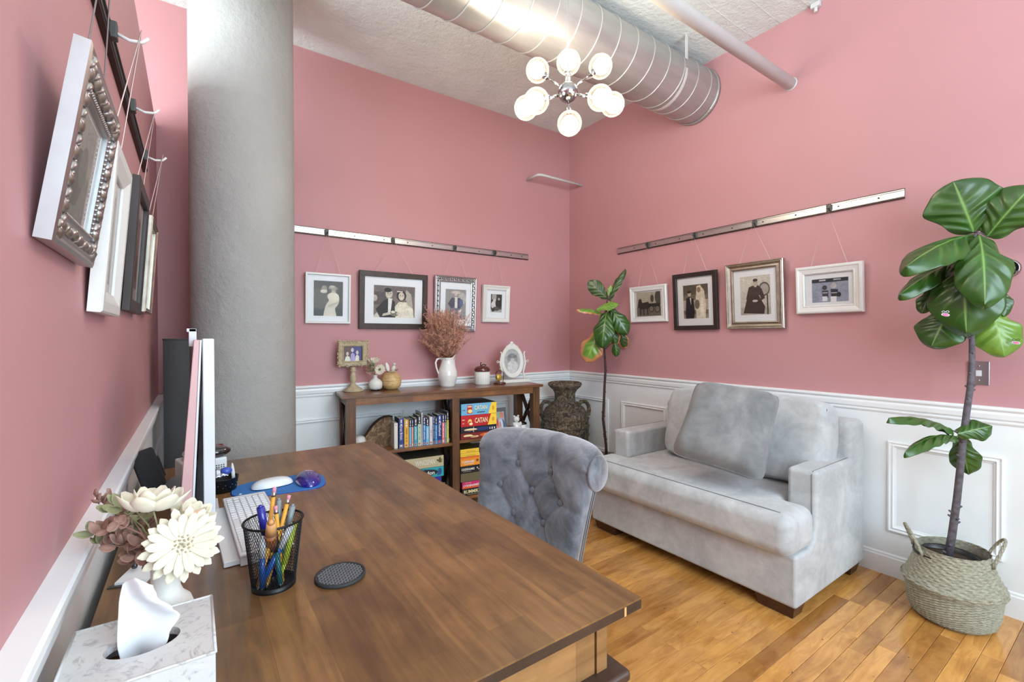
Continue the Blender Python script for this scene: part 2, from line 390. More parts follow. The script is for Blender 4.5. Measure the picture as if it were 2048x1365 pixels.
        if rot is not None: o.rotation_euler = rot
        if bevel:
            b = o.modifiers.new('bevel', 'BEVEL'); b.width = bevel; b.segments = seg; b.limit_method = 'ANGLE'; b.angle_limit = rad(40); b.harden_normals = True; me.polygons.foreach_set('use_smooth', [True]*len(me.polygons))
        if subsurf: m = o.modifiers.new('sub', 'SUBSURF'); m.levels = subsurf; m.render_levels = subsurf
        if solid: m = o.modifiers.new('solid', 'SOLIDIFY'); m.thickness = solid; m.offset = 0
        return o
def tag(o, label=None, cat=None, group=None, kind=None):
    if label: o['label'] = label
    if cat: o['category'] = cat
    if group: o['group'] = group
    if kind: o['kind'] = kind
    return o
def thing(name, label, cat, loc=(0, 0, 0), rz=0, group=None, rx=0):
    o = bpy.data.objects.new(name, None); COL.objects.link(o); o.location = loc; o.rotation_euler = (rx, 0, rz)
    return tag(o, label, cat, group)
def struct(o): o['kind'] = 'structure'; return o
_tc = {}
def text(s, parent, x, y, z, width, height, mat, vertical=False, name='lettering', face='-Y', bold=.0, thick=.0006):
    cu = bpy.data.curves.new('t', 'FONT'); cu.body = s; cu.align_x = 'CENTER'; cu.align_y = 'CENTER'; cu.offset = bold; cu.resolution_u = 2
    t = bpy.data.objects.new('t', cu); COL.objects.link(t)
    me = bpy.data.meshes.new_from_object(t.evaluated_get(bpy.context.evaluated_depsgraph_get()))
    bpy.data.objects.remove(t)
    xs = [v.co.x for v in me.vertices]; ys = [v.co.y for v in me.vertices]
    W, H = max(xs)-min(xs), max(ys)-min(ys); mx_, my_ = (max(xs)+min(xs))/2, (max(ys)+min(ys))/2
    for v in me.vertices:
        a, b = (v.co.x-mx_)/W*width, (v.co.y-my_)/H*height
        if face == '+Z': v.co = (a, b, 0)
        else: v.co = (b, 0, -a) if vertical else (a, 0, b)
    me.materials.append(MATS[mat]); me.name = name
    o = bpy.data.objects.new(name, me); COL.objects.link(o); o.parent = parent; o.location = (x, y, z); return o
def shape_pts(sh):
    k = sh[0]
    if k == 'r': _, cx, cy, w_, h_, col, *r = sh; pts = [(-w_/2, -h_/2), (w_/2, -h_/2), (w_/2, h_/2), (-w_/2, h_/2)]
    elif k == 'e': _, cx, cy, w_, h_, col, *r = sh; pts = [(w_*cos(2*pi*i/18), h_*sin(2*pi*i/18)) for i in range(18)]
    else: _, pl, col = sh; return pl, col
    a = rad(r[0]) if r else 0
    return [(cx+p*cos(a)-q*sin(a), cy+p*sin(a)+q*cos(a)) for p, q in pts], col
def prints(name, parent, cx, z0, w_, h_, y, bg, shapes, mat='photo_print', step=.00025, mode='-Y'):
    """a flat printed picture (w x h) with its figures as coloured areas"""
    g = G()
    def P(px, py, k): return (cx-w_/2+min(1, max(0, px))*w_, y-k*step, z0+min(1, max(0, py))*h_)
    g.add([P(0, 0, 0), P(1, 0, 0), P(1, 1, 0), P(0, 1, 0)], [(0, 1, 2, 3)], col=lin(bg))
    for k, sh in enumerate(shapes, 1):
        pts, col = shape_pts(sh); g.add([P(px, py, k) for px, py in pts], [tuple(range(len(pts)))], col=lin(col))
    return g.build(name, mat, parent)
# ============================================================ SETTING
XL, HC, HW, HR, YR, XO = -3.2686, 3.3048, 2.563, 0.967, -5.2, -6.5
struct(G().box((XO-.1, YR-.1, -.12), (.1, .1, -.012)).build('floor', 'subfloor_dark'))
FL = bpy.data.objects['floor']
# strip flooring: boards run along X, each board its own piece
rb = random.Random(3); y = -3.72; row = 0; BW = .0655
bm_cache = {}
while y < -.62:
    x = -3.262
    while x < -.002:
        L = rb.choice([.42, .6, .8, 1.0, 1.3, 1.6]) if x > -2.6 else rb.choice([.8, 1.0, 1.2]); x1 = min(x+L, -.002)
        if -x1 < .15: x1 = -.002
        L = round(x1-x, 3)
        if L > .03:
            me = bm_cache.get(L)
            if me is None:
                g = G(); e = .0011; a, b = BW/2-.0006, L/2-.0006
                g.add([(-b, -a, -.0115), (b, -a, -.0115), (b, a, -.0115), (-b, a, -.0115), (-b, -a, -e), (b, -a, -e), (b, a, -e), (-b, a, -e), (-b+e, -a+e, 0), (b-e, -a+e, 0), (b-e, a-e, 0), (-b+e, a-e, 0)],
                      [(0, 1, 5, 4), (1, 2, 6, 5), (2, 3, 7, 6), (3, 0, 4, 7), (4, 5, 9, 8), (5, 6, 10, 9), (6, 7, 11, 10), (7, 4, 8, 11), (8, 9, 10, 11)])
                o = g.build('floor_board', 'floor_board_wood', FL); bm_cache[L] = me = o.data
            else:
                o = bpy.data.objects.new('floor_board', me); COL.objects.link(o); o.parent = FL
            o.location = ((x+x1)/2, y+BW/2, rb.uniform(-.0004, .0002))
        x = x1
    y += BW; row += 1
g = G(); g.box((XO, YR, -.0118), (0, -3.725, -.001)); g.box((XO, -3.72, -.0118), (XL-.12, 0, -.001)); g.box((XL, -.6, -.0118), (0, 0, -.001))
o = g.build('boards_out_of_view', 'floor_board_wood', FL); o['kind'] = 'stuff'
struct(G().box((XO-.1, YR-.1, HC), (.1, .1, HC+.1)).build('ceiling', 'painted_concrete_ceiling'))
struct(G().box((XO-.1, 0, -.0), (.1, .1, HC)).build('wall_back', 'pink_wall_paint'))
struct(G().box((0, YR-.1, 0), (.1, -.0, HC)).build('wall_right', 'pink_wall_paint'))
struct(G().box((XL-.12, YR, 0), (XL, -.0, HW)).build('wall_left', 'pink_wall_paint'))
g = G(); g.box((XO-.1, YR-.1, 0), (-3.15, YR, HC)); g.box((-.75, YR-.1, 0), (0, YR, HC)); g.box((-3.15, YR-.1, 0), (-.75, YR, .75)); g.box((-3.15, YR-.1, 3.05), (-.75, YR, HC))
struct(g.build('wall_rear', 'pink_wall_paint'))
g = G(); g.box((XO-.1, YR, 0), (XO, 0, .6)); g.box((XO-.1, YR, 3.1), (XO, 0, HC)); g.box((XO-.1, -.5, .6), (XO, 0, 3.1)); g.box((XO-.1, YR, .6), (XO, -4.3, 3.1))
struct(g.build('wall_outer', 'wainscot_paint'))
def window(name, lo, hi, axis):
    g = G(); t = .05
    if axis == 'y':
        x0, z0 = lo; x1, z1 = hi; yy = YR-.05
        for k in range(4): xx = x0+(x1-x0)*k/3; g.box((xx-t/2, yy-.03, z0), (xx+t/2, yy+.03, z1))
        for zz in (z0, (z0+z1)/2, z1): g.box((x0, yy-.03, zz-t/2), (x1, yy+.03, zz+t/2))
        gl = G().box((x0, yy-.003, z0), (x1, yy+.003, z1))
    else:
        y0, z0 = lo; y1, z1 = hi; xx = XO-.05
        for k in range(5): yy = y0+(y1-y0)*k/4; g.box((xx-.03, yy-t/2, z0), (xx+.03, yy+t/2, z1))
        for zz in (z0, (z0+z1)/2, z1): g.box((xx-.03, y0, zz-t/2), (xx+.03, y1, zz+t/2))
        gl = G().box((xx-.003, y0, z0), (xx+.003, y1, z1))
    o = struct(g.build(name, 'white_trim_paint')); gl.build('pane', 'picture_glass', o)
window('window_1', (-3.15, .75), (-.75, 3.05), 'y'); window('window_2', (-4.3, .6), (-.5, 3.1), 'x')
# wainscot: chair rail, panel mouldings, baseboard.  profile = (out, z)
RAIL = [(0, 0), (.012, .0), (.016, .008), (.010, .014), (.012, .020), (.022, .024), (.026, .046), (.024, .058), (.030, .064), (.034, .070), (.034, .078), (.030, .082), (0, .082)]
BASE = [(0, 0), (.016, 0), (.016, .098), (.012, .104), (.012, .112), (.006, .120), (0, .122)]
def run(g, prof, z0, side, a, b):
    """extrude a moulding profile along a wall: side in back/right/left"""
    def P(d, z, t): return {'back': (t, -d, z0+z), 'right': (-d, t, z0+z), 'left': (XL+d, t, z0+z)}[side]
    n = len(prof); vs = [P(d, z, t) for t in (a, b) for d, z in prof]
    fs = [(i, i+1, n+i+1, n+i) for i in range(n-1)]
    g.add(vs, fs)
def panel_mould(g, side, a, b, z0, z1):
    pr = [(0, 0), (.0, .012), (.006, .014), (.012, .009), (.017, .009), (.022, .014), (.028, .006), (.034, .004), (.034, 0)]
    vs = []
    for d, h in pr:
        for t, z in ((a+d, z0+d), (b-d, z0+d), (b-d, z1-d), (a+d, z1-d)):
            vs.append({'back': (t, -.006-h, z), 'right': (-.006-h, t, z), 'left': (XL+.006+h, t, z)}[side])
    g.add(vs, [(i*4+k, i*4+(k+1) % 4, i*4+4+(k+1) % 4, i*4+4+k) for i in range(len(pr)-1) for k in range(4)])
for i, (side, a, b) in enumerate((('back', XL, 0), ('right', YR, 0), ('left', YR, 0)), 1):
    g = G()
    if side == 'back': g.box((a, -.006, 0), (b, 0, HR-.06))
    elif side == 'right': g.box((-.006, a, 0), (0, b, HR-.06))
    else: g.box((XL, a, 0), (XL+.006, b, HR-.06))
    wn = struct(g.build('trim_%d' % i, 'wainscot_paint')); wn.name = 'trim_%d' % i
    g = G(); run(g, RAIL, HR-.082, side, a, b); g.build('chair_rail', 'white_trim_paint', wn)
    spans = {'back': [(-.62, -.05), (-1.62, -.75), (-2.56, -1.75), (-3.18, -2.69)],
             'right': [(-.53, -.05), (-1.15, -.687), (-1.78, -1.30), (-2.42, -1.93), (-2.998, -2.566), (-3.62, -3.15), (-4.25, -3.77)],
             'left': [(-.62, -.1), (-1.3, -.78), (-1.98, -1.46), (-2.66, -2.14), (-3.34, -2.82), (-4.02, -3.5)]}[side]
    for s0, s1 in spans:
        g = G(); panel_mould(g, side, s0, s1, .245, .732); g.build('panel_moulding', 'white_trim_paint', wn)
    g = G(); run(g, BASE, 0, side, a, b); o = struct(g.build('baseboard_'+side, 'white_trim_paint')); o.name = 'baseboard_'+side
# round plaster column
g = G(); g.lathe([(.27, 0), (.27, .02), (.253, .06), (.25, .3), (.25, HC)], 64, (-2.862, -.515, 0), cap=False)
o = struct(g.build('column', 'column_plaster')); tag(o, 'round grey plaster column rising to the ceiling beside the left wall', 'column')
CE = bpy.data.objects['ceiling']
for k, yy in enumerate((-1.66, -1.83, -2.0, -2.17, -2.34, -2.6, -2.9, -.62)):
    g = G(); pts = [(-3.2+3.2*j/40, yy+.004*noise.noise(Vector((j*.9, k, 0))), HC+.001) for j in range(41)]
    g.tube(pts, [.0022+.003*abs(noise.noise(Vector((j*1.7, k, 4)))) for j in range(41)], 6); g.build('formwork_ridge', 'painted_concrete_ceiling', CE)
for k, xx in enumerate((-1.05,)):
    g = G(); g.tube([(xx+.005*noise.noise(Vector((j, k, 9))), -1.62-1.6*j/20, HC+.001) for j in range(21)], .0032, 6); g.build('formwork_ridge', 'painted_concrete_ceiling', CE)
# ============================================================ CEILING THINGS
t = thing('spiral_duct', 'large round galvanised spiral duct crossing under the ceiling into the right wall', 'duct', (0, -1.405, 3.085))
g = G(); g.M = Matrix.Rotation(rad(-90), 4, 'Y')  # lathe axis z -> -x
R = .188
g.lathe([(R, .004), (R, 5.4)], 64, cap=False); g.build('duct_pipe', 'galvanised_steel', t)
for k in range(34):
    g = G(); x0 = -.03-k*.155
    pts = [(x0-.155*(a/48), (R+.002)*cos(2*pi*a/48), (R+.002)*sin(2*pi*a/48)) for a in range(49)]
    g.tube(pts, .0036, 5, cap=False); g.build('seam', 'galvanised_seam', t)
g = G(); g.M = Matrix.Rotation(rad(-90), 4, 'Y'); g.lathe([(R+.001, .001), (R+.008, .001), (R+.008, .03), (R+.001, .03)], 48, cap=False); g.build('end_collar', 'galvanised_steel', t)
for hx in (-.40, -2.4):
    g = G(); g.box((hx-.013, -R-.003, .06), (hx+.013, -R+.001, HC-3.085)); g.box((hx-.013, R-.001, .06), (hx+.013, R+.003, HC-3.085))
    g.lathe([(R+.002, -.013), (R+.004, -.013), (R+.004, .013), (R+.002, .013)], 40, (0, 0, 0), cap=False) if False else None
    pts = [(hx, (R+.003)*cos(a), (R+.003)*sin(a)) for a in [pi+pi*i/20 for i in range(21)]]
    for p, q in zip(pts, pts[1:]): g.beam(p, q, .026, .002, (0, -(p[1]+q[1]), -(p[2]+q[2])))
    g.build('hanger_strap', 'pipe_white_paint', t)
t = thing('ceiling_pipe', 'white painted pipe running under the ceiling into the right wall', 'pipe', (0, -2.063, 2.889))
G().tube([(0, 0, 0), (-4.2, 0, .012)], .036, 20).build('pipe', 'pipe_white_paint', t)
g = G(); g.M = Matrix.Rotation(rad(-90), 4, 'Y'); g.cyl((0, 0, .0), .04, .006); g.build('escutcheon', 'pipe_white_paint', t)
o = G().tube([(-.53, -.002, 2.765), (-.53, -.14, 2.768), (-.527, -.165, 2.768), (-.51, -.178, 2.768), (-.48, -.182, 2.768), (-.002, -.182, 2.768)], .0125, 12).build('bent_conduit', 'pipe_white_paint')
tag(o, 'thin white bent conduit high across the room corner', 'conduit')
g = G(); g.box((-.03, -2.235, HC-.03), (-.001, -2.185, HC-.001)); g.cyl((-.016, -2.21, HC-.055), .010, .03, 12)
tag(g.build('pipe_clamp', 'pipe_white_paint', bevel=.003), 'small white clamp where the ceiling meets the right wall', 'clamp')
# chandelier
CH = Vector((-1.548, -1.702, 2.528))
t = thing('chandelier', 'chrome starburst chandelier with lit round glass globes', 'chandelier', CH)
G().ell((0, 0, 0), .050, 24, 16).build('hub', 'chrome', t)
g = G(); g.cyl((0, 0, .045), .012, .03, 16); g.tube([(0, 0, .05), (0, 0, HC-CH.z-.03)], .0035, 8); g.build('suspension_rod', 'thread_grey', t)
g = G(); g.lathe([(0, -.03), (.05, -.028), (.058, -.008), (.058, 0)], 32, (0, 0, HC-CH.z)); g.build('canopy', 'chrome', t)
globes = [((1137, 125), .03), ((1075, 141), .09), ((1201, 133), .08), ((1073, 202), -.10), ((1052, 216), .06), ((1200, 196), -.10), ((1225, 209), .06), ((1139, 247), -.02), ((1137, 125), 0), ((1137, 190), .0)]
def unproj(px, py, depth):
    d = F2+R3*((px-1024)/913.27)+U3*((682.5-py)/913.27); return CAM+d*depth
base_d = (CH-CAM).dot(F2)
for k, ((px, py), dd) in enumerate(globes[:8]):
    v = unproj(px, py, base_d+dd)-CH; L = v.length; v.normalize(); r_ = .060
    if k == 0: v = Vector((v.x, v.y, v.z)); 
    tip = v*(L-r_)
    g = G(); g.tube([v*.045, tip], .0042, 10); g.build('arm', 'chrome', t)
    q = v.to_track_quat('Z', 'Y').to_matrix().to_4x4(); q.translation = tip
    g = G(); g.M = q; g.lathe([(.006, -.022), (.013, -.018), (.013, -.004), (.016, .004), (.0, .006)], 16); g.build('lamp_socket', 'chrome', t)
    gl = G().ell(v*L, r_, 32, 20).build('glass_globe', 'globe_glass', t)
    G().ell(v*(L+.006), .042, 24, 16).build('bulb', 'lamp_glow', gl)
for v, L in ():
    v.normalize(); r_ = .060; tip = v*(L-r_)
    g = G(); g.tube([v*.045, tip], .0042, 10); g.build('arm', 'chrome', t)
    gl = G().ell(v*L, r_, 32, 20).build('glass_globe', 'globe_glass', t); G().ell(v*(L+.006), .042, 24, 16).build('bulb', 'lamp_glow', gl)
# ============================================================ PICTURE RAILS
WALL = {'back': (0, lambda u: (u, 0)), 'right': (rad(-90), lambda u: (0, u)), 'left': (rad(90), lambda u: (XL, u))}
def wallpt(side, u, out, z):
    return Vector({'back': (u, -out, z), 'right': (-out, u, z), 'left': (XL+out, u, z)}[side])
def hang_rail(side, a, b, zc, hooks, screws, label, mat, hookmat, arm=0):
    rz, f = WALL[side]; c = (a+b)/2; x, y = f(c)
    t = thing('picture_rail', label, 'picture rail', (x, y, zc), rz, 'picture hanging rails')
    s = -1 if side == 'right' else 1; L = abs(b-a)
    g = G(); h = .022
    prof = [(.0, -h), (.012, -h), (.016, -h+.004), (.016, -h+.010), (.012, -h+.012), (.012, h-.008), (.016, h-.006), (.016, h-.001), (.012, h), (0, h)]
    n = len(prof); vs = [(xx, -d, z) for xx in (-L/2, L/2) for d, z in prof]
    g.add(vs, [(i, (i+1) % n, n+(i+1) % n, n+i) for i in range(n)]+[tuple(range(n-1, -1, -1)), tuple(range(n, 2*n))]); g.build('track', mat, t)
    g = G(); g.box((-L/2, -.013, h), (L/2, 0, h+.004)); g.box((-L/2, -.013, -h-.004), (L/2, 0, -h)); g.build('edge_strip', 'dark_bronze', t)
    for u in screws:
        g = G(); g.M = Matrix.Rotation(rad(90), 4, 'X'); g.cyl((s*(u-c), 0, .012), .005, .002, 10); g.build('screw', 'clip_grey', t)
    for u in hooks:
        X = s*(u-c); g = G(); g.cbox((X, -.02, 0), (.026, .016, .040)); hk = g.build('hook', 'clip_grey', t, bevel=.003)
        e = .012+arm
        G().tube([(X, -.026, -.004), (X, -.034-e*.4, -.012), (X, -.034-e, -.008), (X, -.036-e*1.25, .006)], .0035+arm*.03, 8).build('hook_arm', hookmat, hk)
hang_rail('back', -3.0, -.526, 2.045, [-2.317, -1.832, -1.300, -.905], [-2.12, -1.9, -1.71, -1.5, -1.06, -.72, -.6], 'silver picture rail high on the back wall', 'brushed_aluminium', 'clip_grey')
hang_rail('right', -.644, -2.631, 2.056, [-.977, -1.409, -1.85, -2.284], [-.83, -1.05, -1.27, -1.47, -1.69, -1.90, -2.10, -2.33, -2.52], 'silver picture rail high on the right wall', 'brushed_aluminium', 'clip_grey')
hang_rail('left', -2.75, -.919, 2.035, [-2.45, -1.98, -1.55, -1.07], [-2.2, -1.75, -1.3], 'dark bronze picture rail on the left wall with pale hooks', 'dark_bronze', 'frame_white', .028)
# ============================================================ FRAMED PICTURES
def picture(side, u0, u1, z0, z1, hook, hz, label, fw, depth, fmat, style, opening, ph, bg, shapes, tilt=3.5, mat=True, group=None, cord='cord_pale', out=.0):
    """u0..u1 frame extent along the wall; opening = mat margin; ph = photo rect (x0,y0,x1,y1) as fractions of the frame"""
    rz, f = WALL[side]; c = (u0+u1)/2; x, y = f(c); w_, h_ = abs(u1-u0), z1-z0
    p = wallpt(side, c, .004+out, z0)
    t = thing('framed_picture', label, 'picture frame', p, rz, group or 'framed family photographs', rad(tilt))
    g = G(); D = depth; fi = fw
    prof = {'flat': [(0, 0), (0, D), (.0015, D+.001), (fi-.002, D+.001), (fi, D-.002), (fi, D*.4)],
            'bevel': [(0, 0), (0, D*.8), (fi*.12, D), (fi*.3, D), (fi*.42, D*.86), (fi*.8, D*.72), (fi*.86, D*.8), (fi, D*.66), (fi, D*.35)],
            'scoop': [(0, 0), (0, D*.9), (fi*.1, D), (fi*.2, D*.92), (fi*.28, D*.98), (fi*.36, D*.8), (fi*.6, D*.62), (fi*.8, D*.66), (fi*.86, D*.78), (fi, D*.7), (fi, D*.3)],
            'deep': [(0, 0), (0, D), (.004, D+.003), (fi*.5, D+.003), (fi, D-.006), (fi, D*.3)]}[style]
    g.ring(w_, h_, prof); g.add([(-w_/2, 0, 0), (w_/2, 0, 0), (w_/2, 0, h_), (-w_/2, 0, h_)], [(0, 1, 2, 3)]); g.build('frame', fmat, t)
    if style == 'scoop' and fmat == 'silver_leaf':
        g = G(); r_ = random.Random(5)
        nu = int(w_/.021); nv = int(h_/.021)
        for i in range(nu+1):
            for zz in (fi*.5, h_-fi*.5): g.ell((-w_/2+fi*.3+(w_-fi*.6)*i/nu, -D*.78, zz+r_.uniform(-.002, .002)), (.0125, .008, .006), 8, 6, Matrix.Rotation(.75 if i % 2 else -.75, 3, 'Y'))
        for i in range(nv+1):
            for xx in (-w_/2+fi*.5, w_/2-fi*.5): g.ell((xx, -D*.78, fi*.3+(h_-fi*.6)*i/nv), (.006, .008, .0125), 8, 6, Matrix.Rotation(.75 if i % 2 else -.75, 3, 'Y'))
        o = g.build('carved_leaves', 'silver_leaf', t); o['kind'] = 'stuff'
        g = G()
        for i in range(int(w_/.012)):
            xx = -w_/2+fi*.9+(w_-fi*1.8)*i/int(w_/.012); g.ell((xx, -D*.78, fi*.9), .003, 6, 4); g.ell((xx, -D*.78, h_-fi*.9), .003, 6, 4)
        for i in range(int(h_/.012)):
            zz = fi*.9+(h_-fi*1.8)*i/int(h_/.012); g.ell((-w_/2+fi*.9, -D*.78, zz), .003, 6, 4); g.ell((w_/2-fi*.9, -D*.78, zz), .003, 6, 4)
        o = g.build('beading', 'silver_leaf', t); o['kind'] = 'stuff'
    ym = -D*.32
    if mat: G().ring(w_-2*fi+.004, h_-2*fi+.004, [(0, -ym), (0.0001, -ym), (opening, -ym), (opening, -ym-.002)], 0, fi-.002); 
    x0, y0, x1, y1 = ph; bgw = (x1-x0)*w_; bgh = (y1-y0)*h_; cx = -w_/2+(x0+x1)/2*w_
    if mat:
        g = G()
        a = [(-w_/2+fi-.002, fi-.002), (w_/2-fi+.002, fi-.002), (w_/2-fi+.002, h_-fi+.002), (-w_/2+fi-.002, h_-fi+.002)]
        b = [(cx-bgw/2, y0*h_), (cx+bgw/2, y0*h_), (cx+bgw/2, y1*h_), (cx-bgw/2, y1*h_)]
        vs = [(q[0], ym, q[1]) for q in a]+[(q[0], ym, q[1]) for q in b]+[(q[0]+(.0012 if q[0] < cx else -.0012), ym+.0015, q[1]+(.0012 if q[1] < y0*h_+.01 else -.0012)) for q in b]
        g.add(vs, [(k, (k+1) % 4, 4+(k+1) % 4, 4+k) for k in range(4)]+[(4+k, 4+(k+1) % 4, 8+(k+1) % 4, 8+k) for k in range(4)]); g.build('mat_board', 'mat_board', t)
    prints('photograph', t, cx, y0*h_, bgw, bgh, ym+.0016, bg, shapes, step=.00012)
    G().add([(-w_/2+fi, ym-.003, fi), (w_/2-fi, ym-.003, fi), (w_/2-fi, ym-.003, h_-fi), (-w_/2+fi, ym-.003, h_-fi)], [(0, 1, 2, 3)]).build('glass', 'picture_glass', t)
    # hanging cord, from two points behind the frame up to the rail hook
    bpy.context.view_layer.update()
    inv = (Matrix.Translation(p) @ Matrix.Rotation(rz, 4, 'Z') @ Matrix.Rotation(rad(tilt), 4, 'X')).inverted()
    hp = inv @ hook_point(side, hook, hz)
    sp = w_*.27; g = G(); g.tube([(-sp, -.002, h_*.86), (-sp, -.002, h_), hp, (sp, -.002, h_), (sp, -.002, h_*.86)], .0013, 5); g.build('hanging_cord', cord, t)
    return t
def hook_point(side, u, z): return wallpt(side, u, .075 if side == 'left' else .045, z-.008)
K = (34, 30, 28); Wt = (222, 216, 202); Gy = (128, 122, 112); Dk = (66, 60, 54); Lt = (190, 182, 166)
lady = [('r', .5, .1, 1, .25, (44, 40, 36)), ('e', .2, .5, .3, .3, (92, 84, 74)), ('e', .4, .86, .2, .06, (60, 54, 48)), ('e', .36, .78, .1, .09, (150, 142, 126)), ('e', .34, .70, .12, .05, (206, 200, 186)), ('p', [(.32, .0), (.40, .3), (.52, .45), (.48, .55), (.55, .66), (.75, .66), (.88, .5), (.84, .35), (.72, .22), (.78, 0)], (206, 198, 180)), ('e', .66, .56, .2, .12, (222, 214, 196)), ('e', .67, .72, .07, .07, (196, 186, 168)), ('e', .66, .80, .17, .055, (150, 140, 122)), ('e', .645, .73, .011, .008, (60, 52, 46)), ('e', .70, .73, .011, .008, (60, 52, 46)), ('r', .67, .685, .03, .006, (120, 100, 88)), ('e', .62, .84, .1, .04, (190, 182, 166)), ('p', [(.5, .25), (.86, .38), (.84, .42), (.5, .32)], (170, 160, 142))]
wedding = [('r', .5, .85, 1, .3, (110, 100, 96)), ('r', .15, .6, .3, .4, (88, 78, 76)), ('e', .03, .6, .06, .1, (176, 166, 152)), ('p', [(0, .05), (.12, .2), (.3, .3), (.3, .0), (0, 0)], (200, 192, 178)), ('p', [(.05, .25), (.25, .55), (.38, .62), (.5, .5), (.52, .0), (.15, 0)], (44, 40, 42)), ('p', [(.34, .6), (.44, .6), (.4, .15), (.34, .1)], (226, 222, 216)), ('e', .36, .74, .085, .14, (198, 186, 170)), ('e', .33, .86, .09, .07, (40, 36, 34)), ('p', [(.52, 0), (.5, .35), (.6, .5), (.8, .5), (.95, .3), (.98, 0)], (222, 214, 196)), ('p', [(.78, .9), (.9, .75), (.95, .3), (.82, .4), (.74, .7)], (180, 172, 158)), ('e', .66, .70, .12, .17, (44, 38, 36)), ('e', .66, .68, .075, .13, (206, 192, 174)), ('e', .66, .625, .03, .012, (240, 232, 220)), ('e', .36, .665, .03, .01, (236, 228, 214)), ('e', .5, .12, .1, .08, (128, 120, 108)), ('e', .46, .18, .05, .04, (226, 220, 206)), ('e', .33, .76, .014, .012, (50, 44, 40)), ('e', .40, .76, .014, .012, (50, 44, 40)), ('e', .63, .71, .014, .012, (50, 44, 40)), ('e', .695, .71, .014, .012, (50, 44, 40)), ('r', .365, .72, .008, .03, (160, 146, 130)), ('r', .665, .67, .008, .03, (160, 146, 130)), ('r', .62, .83, .14, .03, (226, 220, 206)), ('e', .58, .13, .04, .04, (206, 198, 184)), ('p', [(.22, .12), (.4, .18), (.4, .1), (.2, .04)], (200, 190, 174))]
cowboy = [('r', .5, .5, 1, 1, (150, 146, 144)), ('e', .8, .7, .2, .2, (180, 176, 170)), ('e', .5, .9, .22, .05, (196, 188, 178)), ('e', .5, .84, .08, .06, (206, 186, 172)), ('p', [(.3, .72), (.7, .72), (.86, .5), (.74, .4), (.68, .35), (.3, .35), (.12, .52)], (88, 80, 96)), ('p', [(.45, .75), (.58, .75), (.58, .38), (.45, .38)], (216, 212, 210)), ('p', [(.25, .38), (.7, .38), (.82, .0), (.2, .0)], (120, 116, 132)), ('p', [(.3, .25), (.45, .3), (.5, 0), (.3, 0)], (206, 204, 206)), ('p', [(.62, .3), (.78, .35), (.7, .05), (.62, .05)], (212, 210, 212)), ('e', .75, .55, .1, .14, (96, 108, 140))]
duo = [('r', .5, .8, 1, .4, (70, 64, 60)), ('r', .3, .85, .4, .3, (170, 164, 156)), ('e', .35, .62, .16, .1, (200, 194, 186)), ('e', .3, .4, .26, .22, (206, 202, 196)), ('e', .7, .5, .28, .3, (56, 50, 48)), ('e', .72, .74, .1, .07, (190, 180, 168)), ('r', .5, .08, 1, .16, (176, 172, 168)), ('e', .5, .2, .3, .12, (96, 88, 84)), ('e', .22, .14, .14, .1, (60, 56, 54))]
cart = [('r', .5, .8, 1, .5, (186, 180, 164)), ('r', .5, .2, 1, .4, (118, 112, 100)), ('e', .92, .75, .15, .3, (86, 80, 70)), ('p', [(.05, .4), (.1, .72), (.2, .74), (.24, .56), (.5, .6), (.55, .4), (.48, .3), (.2, .3)], (64, 56, 48)), ('r', .16, .2, .05, .3, (56, 50, 44)), ('r', .30, .2, .05, .3, (56, 50, 44)), ('r', .46, .2, .05, .3, (56, 50, 44)), ('r', .72, .45, .5, .14, (50, 46, 42)), ('e', .62, .3, .1, .14, (44, 40, 36)), ('e', .62, .3, .075, .105, (140, 132, 118)), ('e', .86, .28, .11, .15, (44, 40, 36)), ('e', .86, .28, .085, .115, (132, 126, 112)), ('e', .66, .72, .07, .16, (84, 76, 70)), ('e', .66, .9, .04, .05, (180, 170, 156))]
couple = [('r', .5, .85, 1, .3, (96, 84, 70)), ('r', .5, .4, 1, .3, (180, 168, 148)), ('r', .5, .06, 1, .14, (150, 140, 122)), ('p', [(.08, .1), (.12, .6), (.25, .66), (.42, .58), (.46, .2), (.42, 0), (.1, 0)], (36, 34, 40)), ('e', .26, .73, .07, .07, (196, 182, 164)), ('e', .25, .79, .08, .04, (40, 36, 34)), ('p', [(.52, .0), (.5, .5), (.56, .95), (.7, .98), (.85, .8), (.9, .4), (.88, 0)], (216, 206, 186)), ('e', .64, .84, .07, .08, (150, 126, 106)), ('p', [(.68, .05), (.7, .6), (.8, .6), (.84, .05)], (234, 226, 208)), ('e', .56, .42, .1, .14, (120, 108, 90)), ('p', [(.27, .62), (.33, .62), (.32, .4)], (226, 222, 214))]
seated = [('r', .5, .8, 1, .4, (206, 198, 188)), ('r', .5, .1, 1, .2, (176, 168, 156)), ('e', .8, .65, .18, .18, (96, 86, 80)), ('e', .8, .65, .14, .14, (170, 162, 152)), ('p', [(.1, .05), (.22, .4), (.34, .5), (.62, .5), (.82, .2), (.78, .02)], (70, 54, 50)), ('p', [(.3, .72), (.45, .76), (.6, .76), (.72, .66), (.82, .42), (.7, .36), (.66, .5), (.38, .5), (.28, .36), (.2, .42)], (78, 60, 56)), ('e', .52, .82, .085, .10, (196, 182, 170)), ('e', .52, .89, .08, .04, (70, 60, 56)), ('e', .5, .36, .09, .03, (220, 208, 196)), ('e', .49, .83, .012, .009, (60, 50, 46)), ('e', .555, .83, .012, .009, (60, 50, 46)), ('r', .522, .775, .035, .007, (130, 100, 92)), ('r', .52, .72, .05, .02, (216, 208, 200)), ('r', .9, .25, .04, .5, (80, 70, 66))]
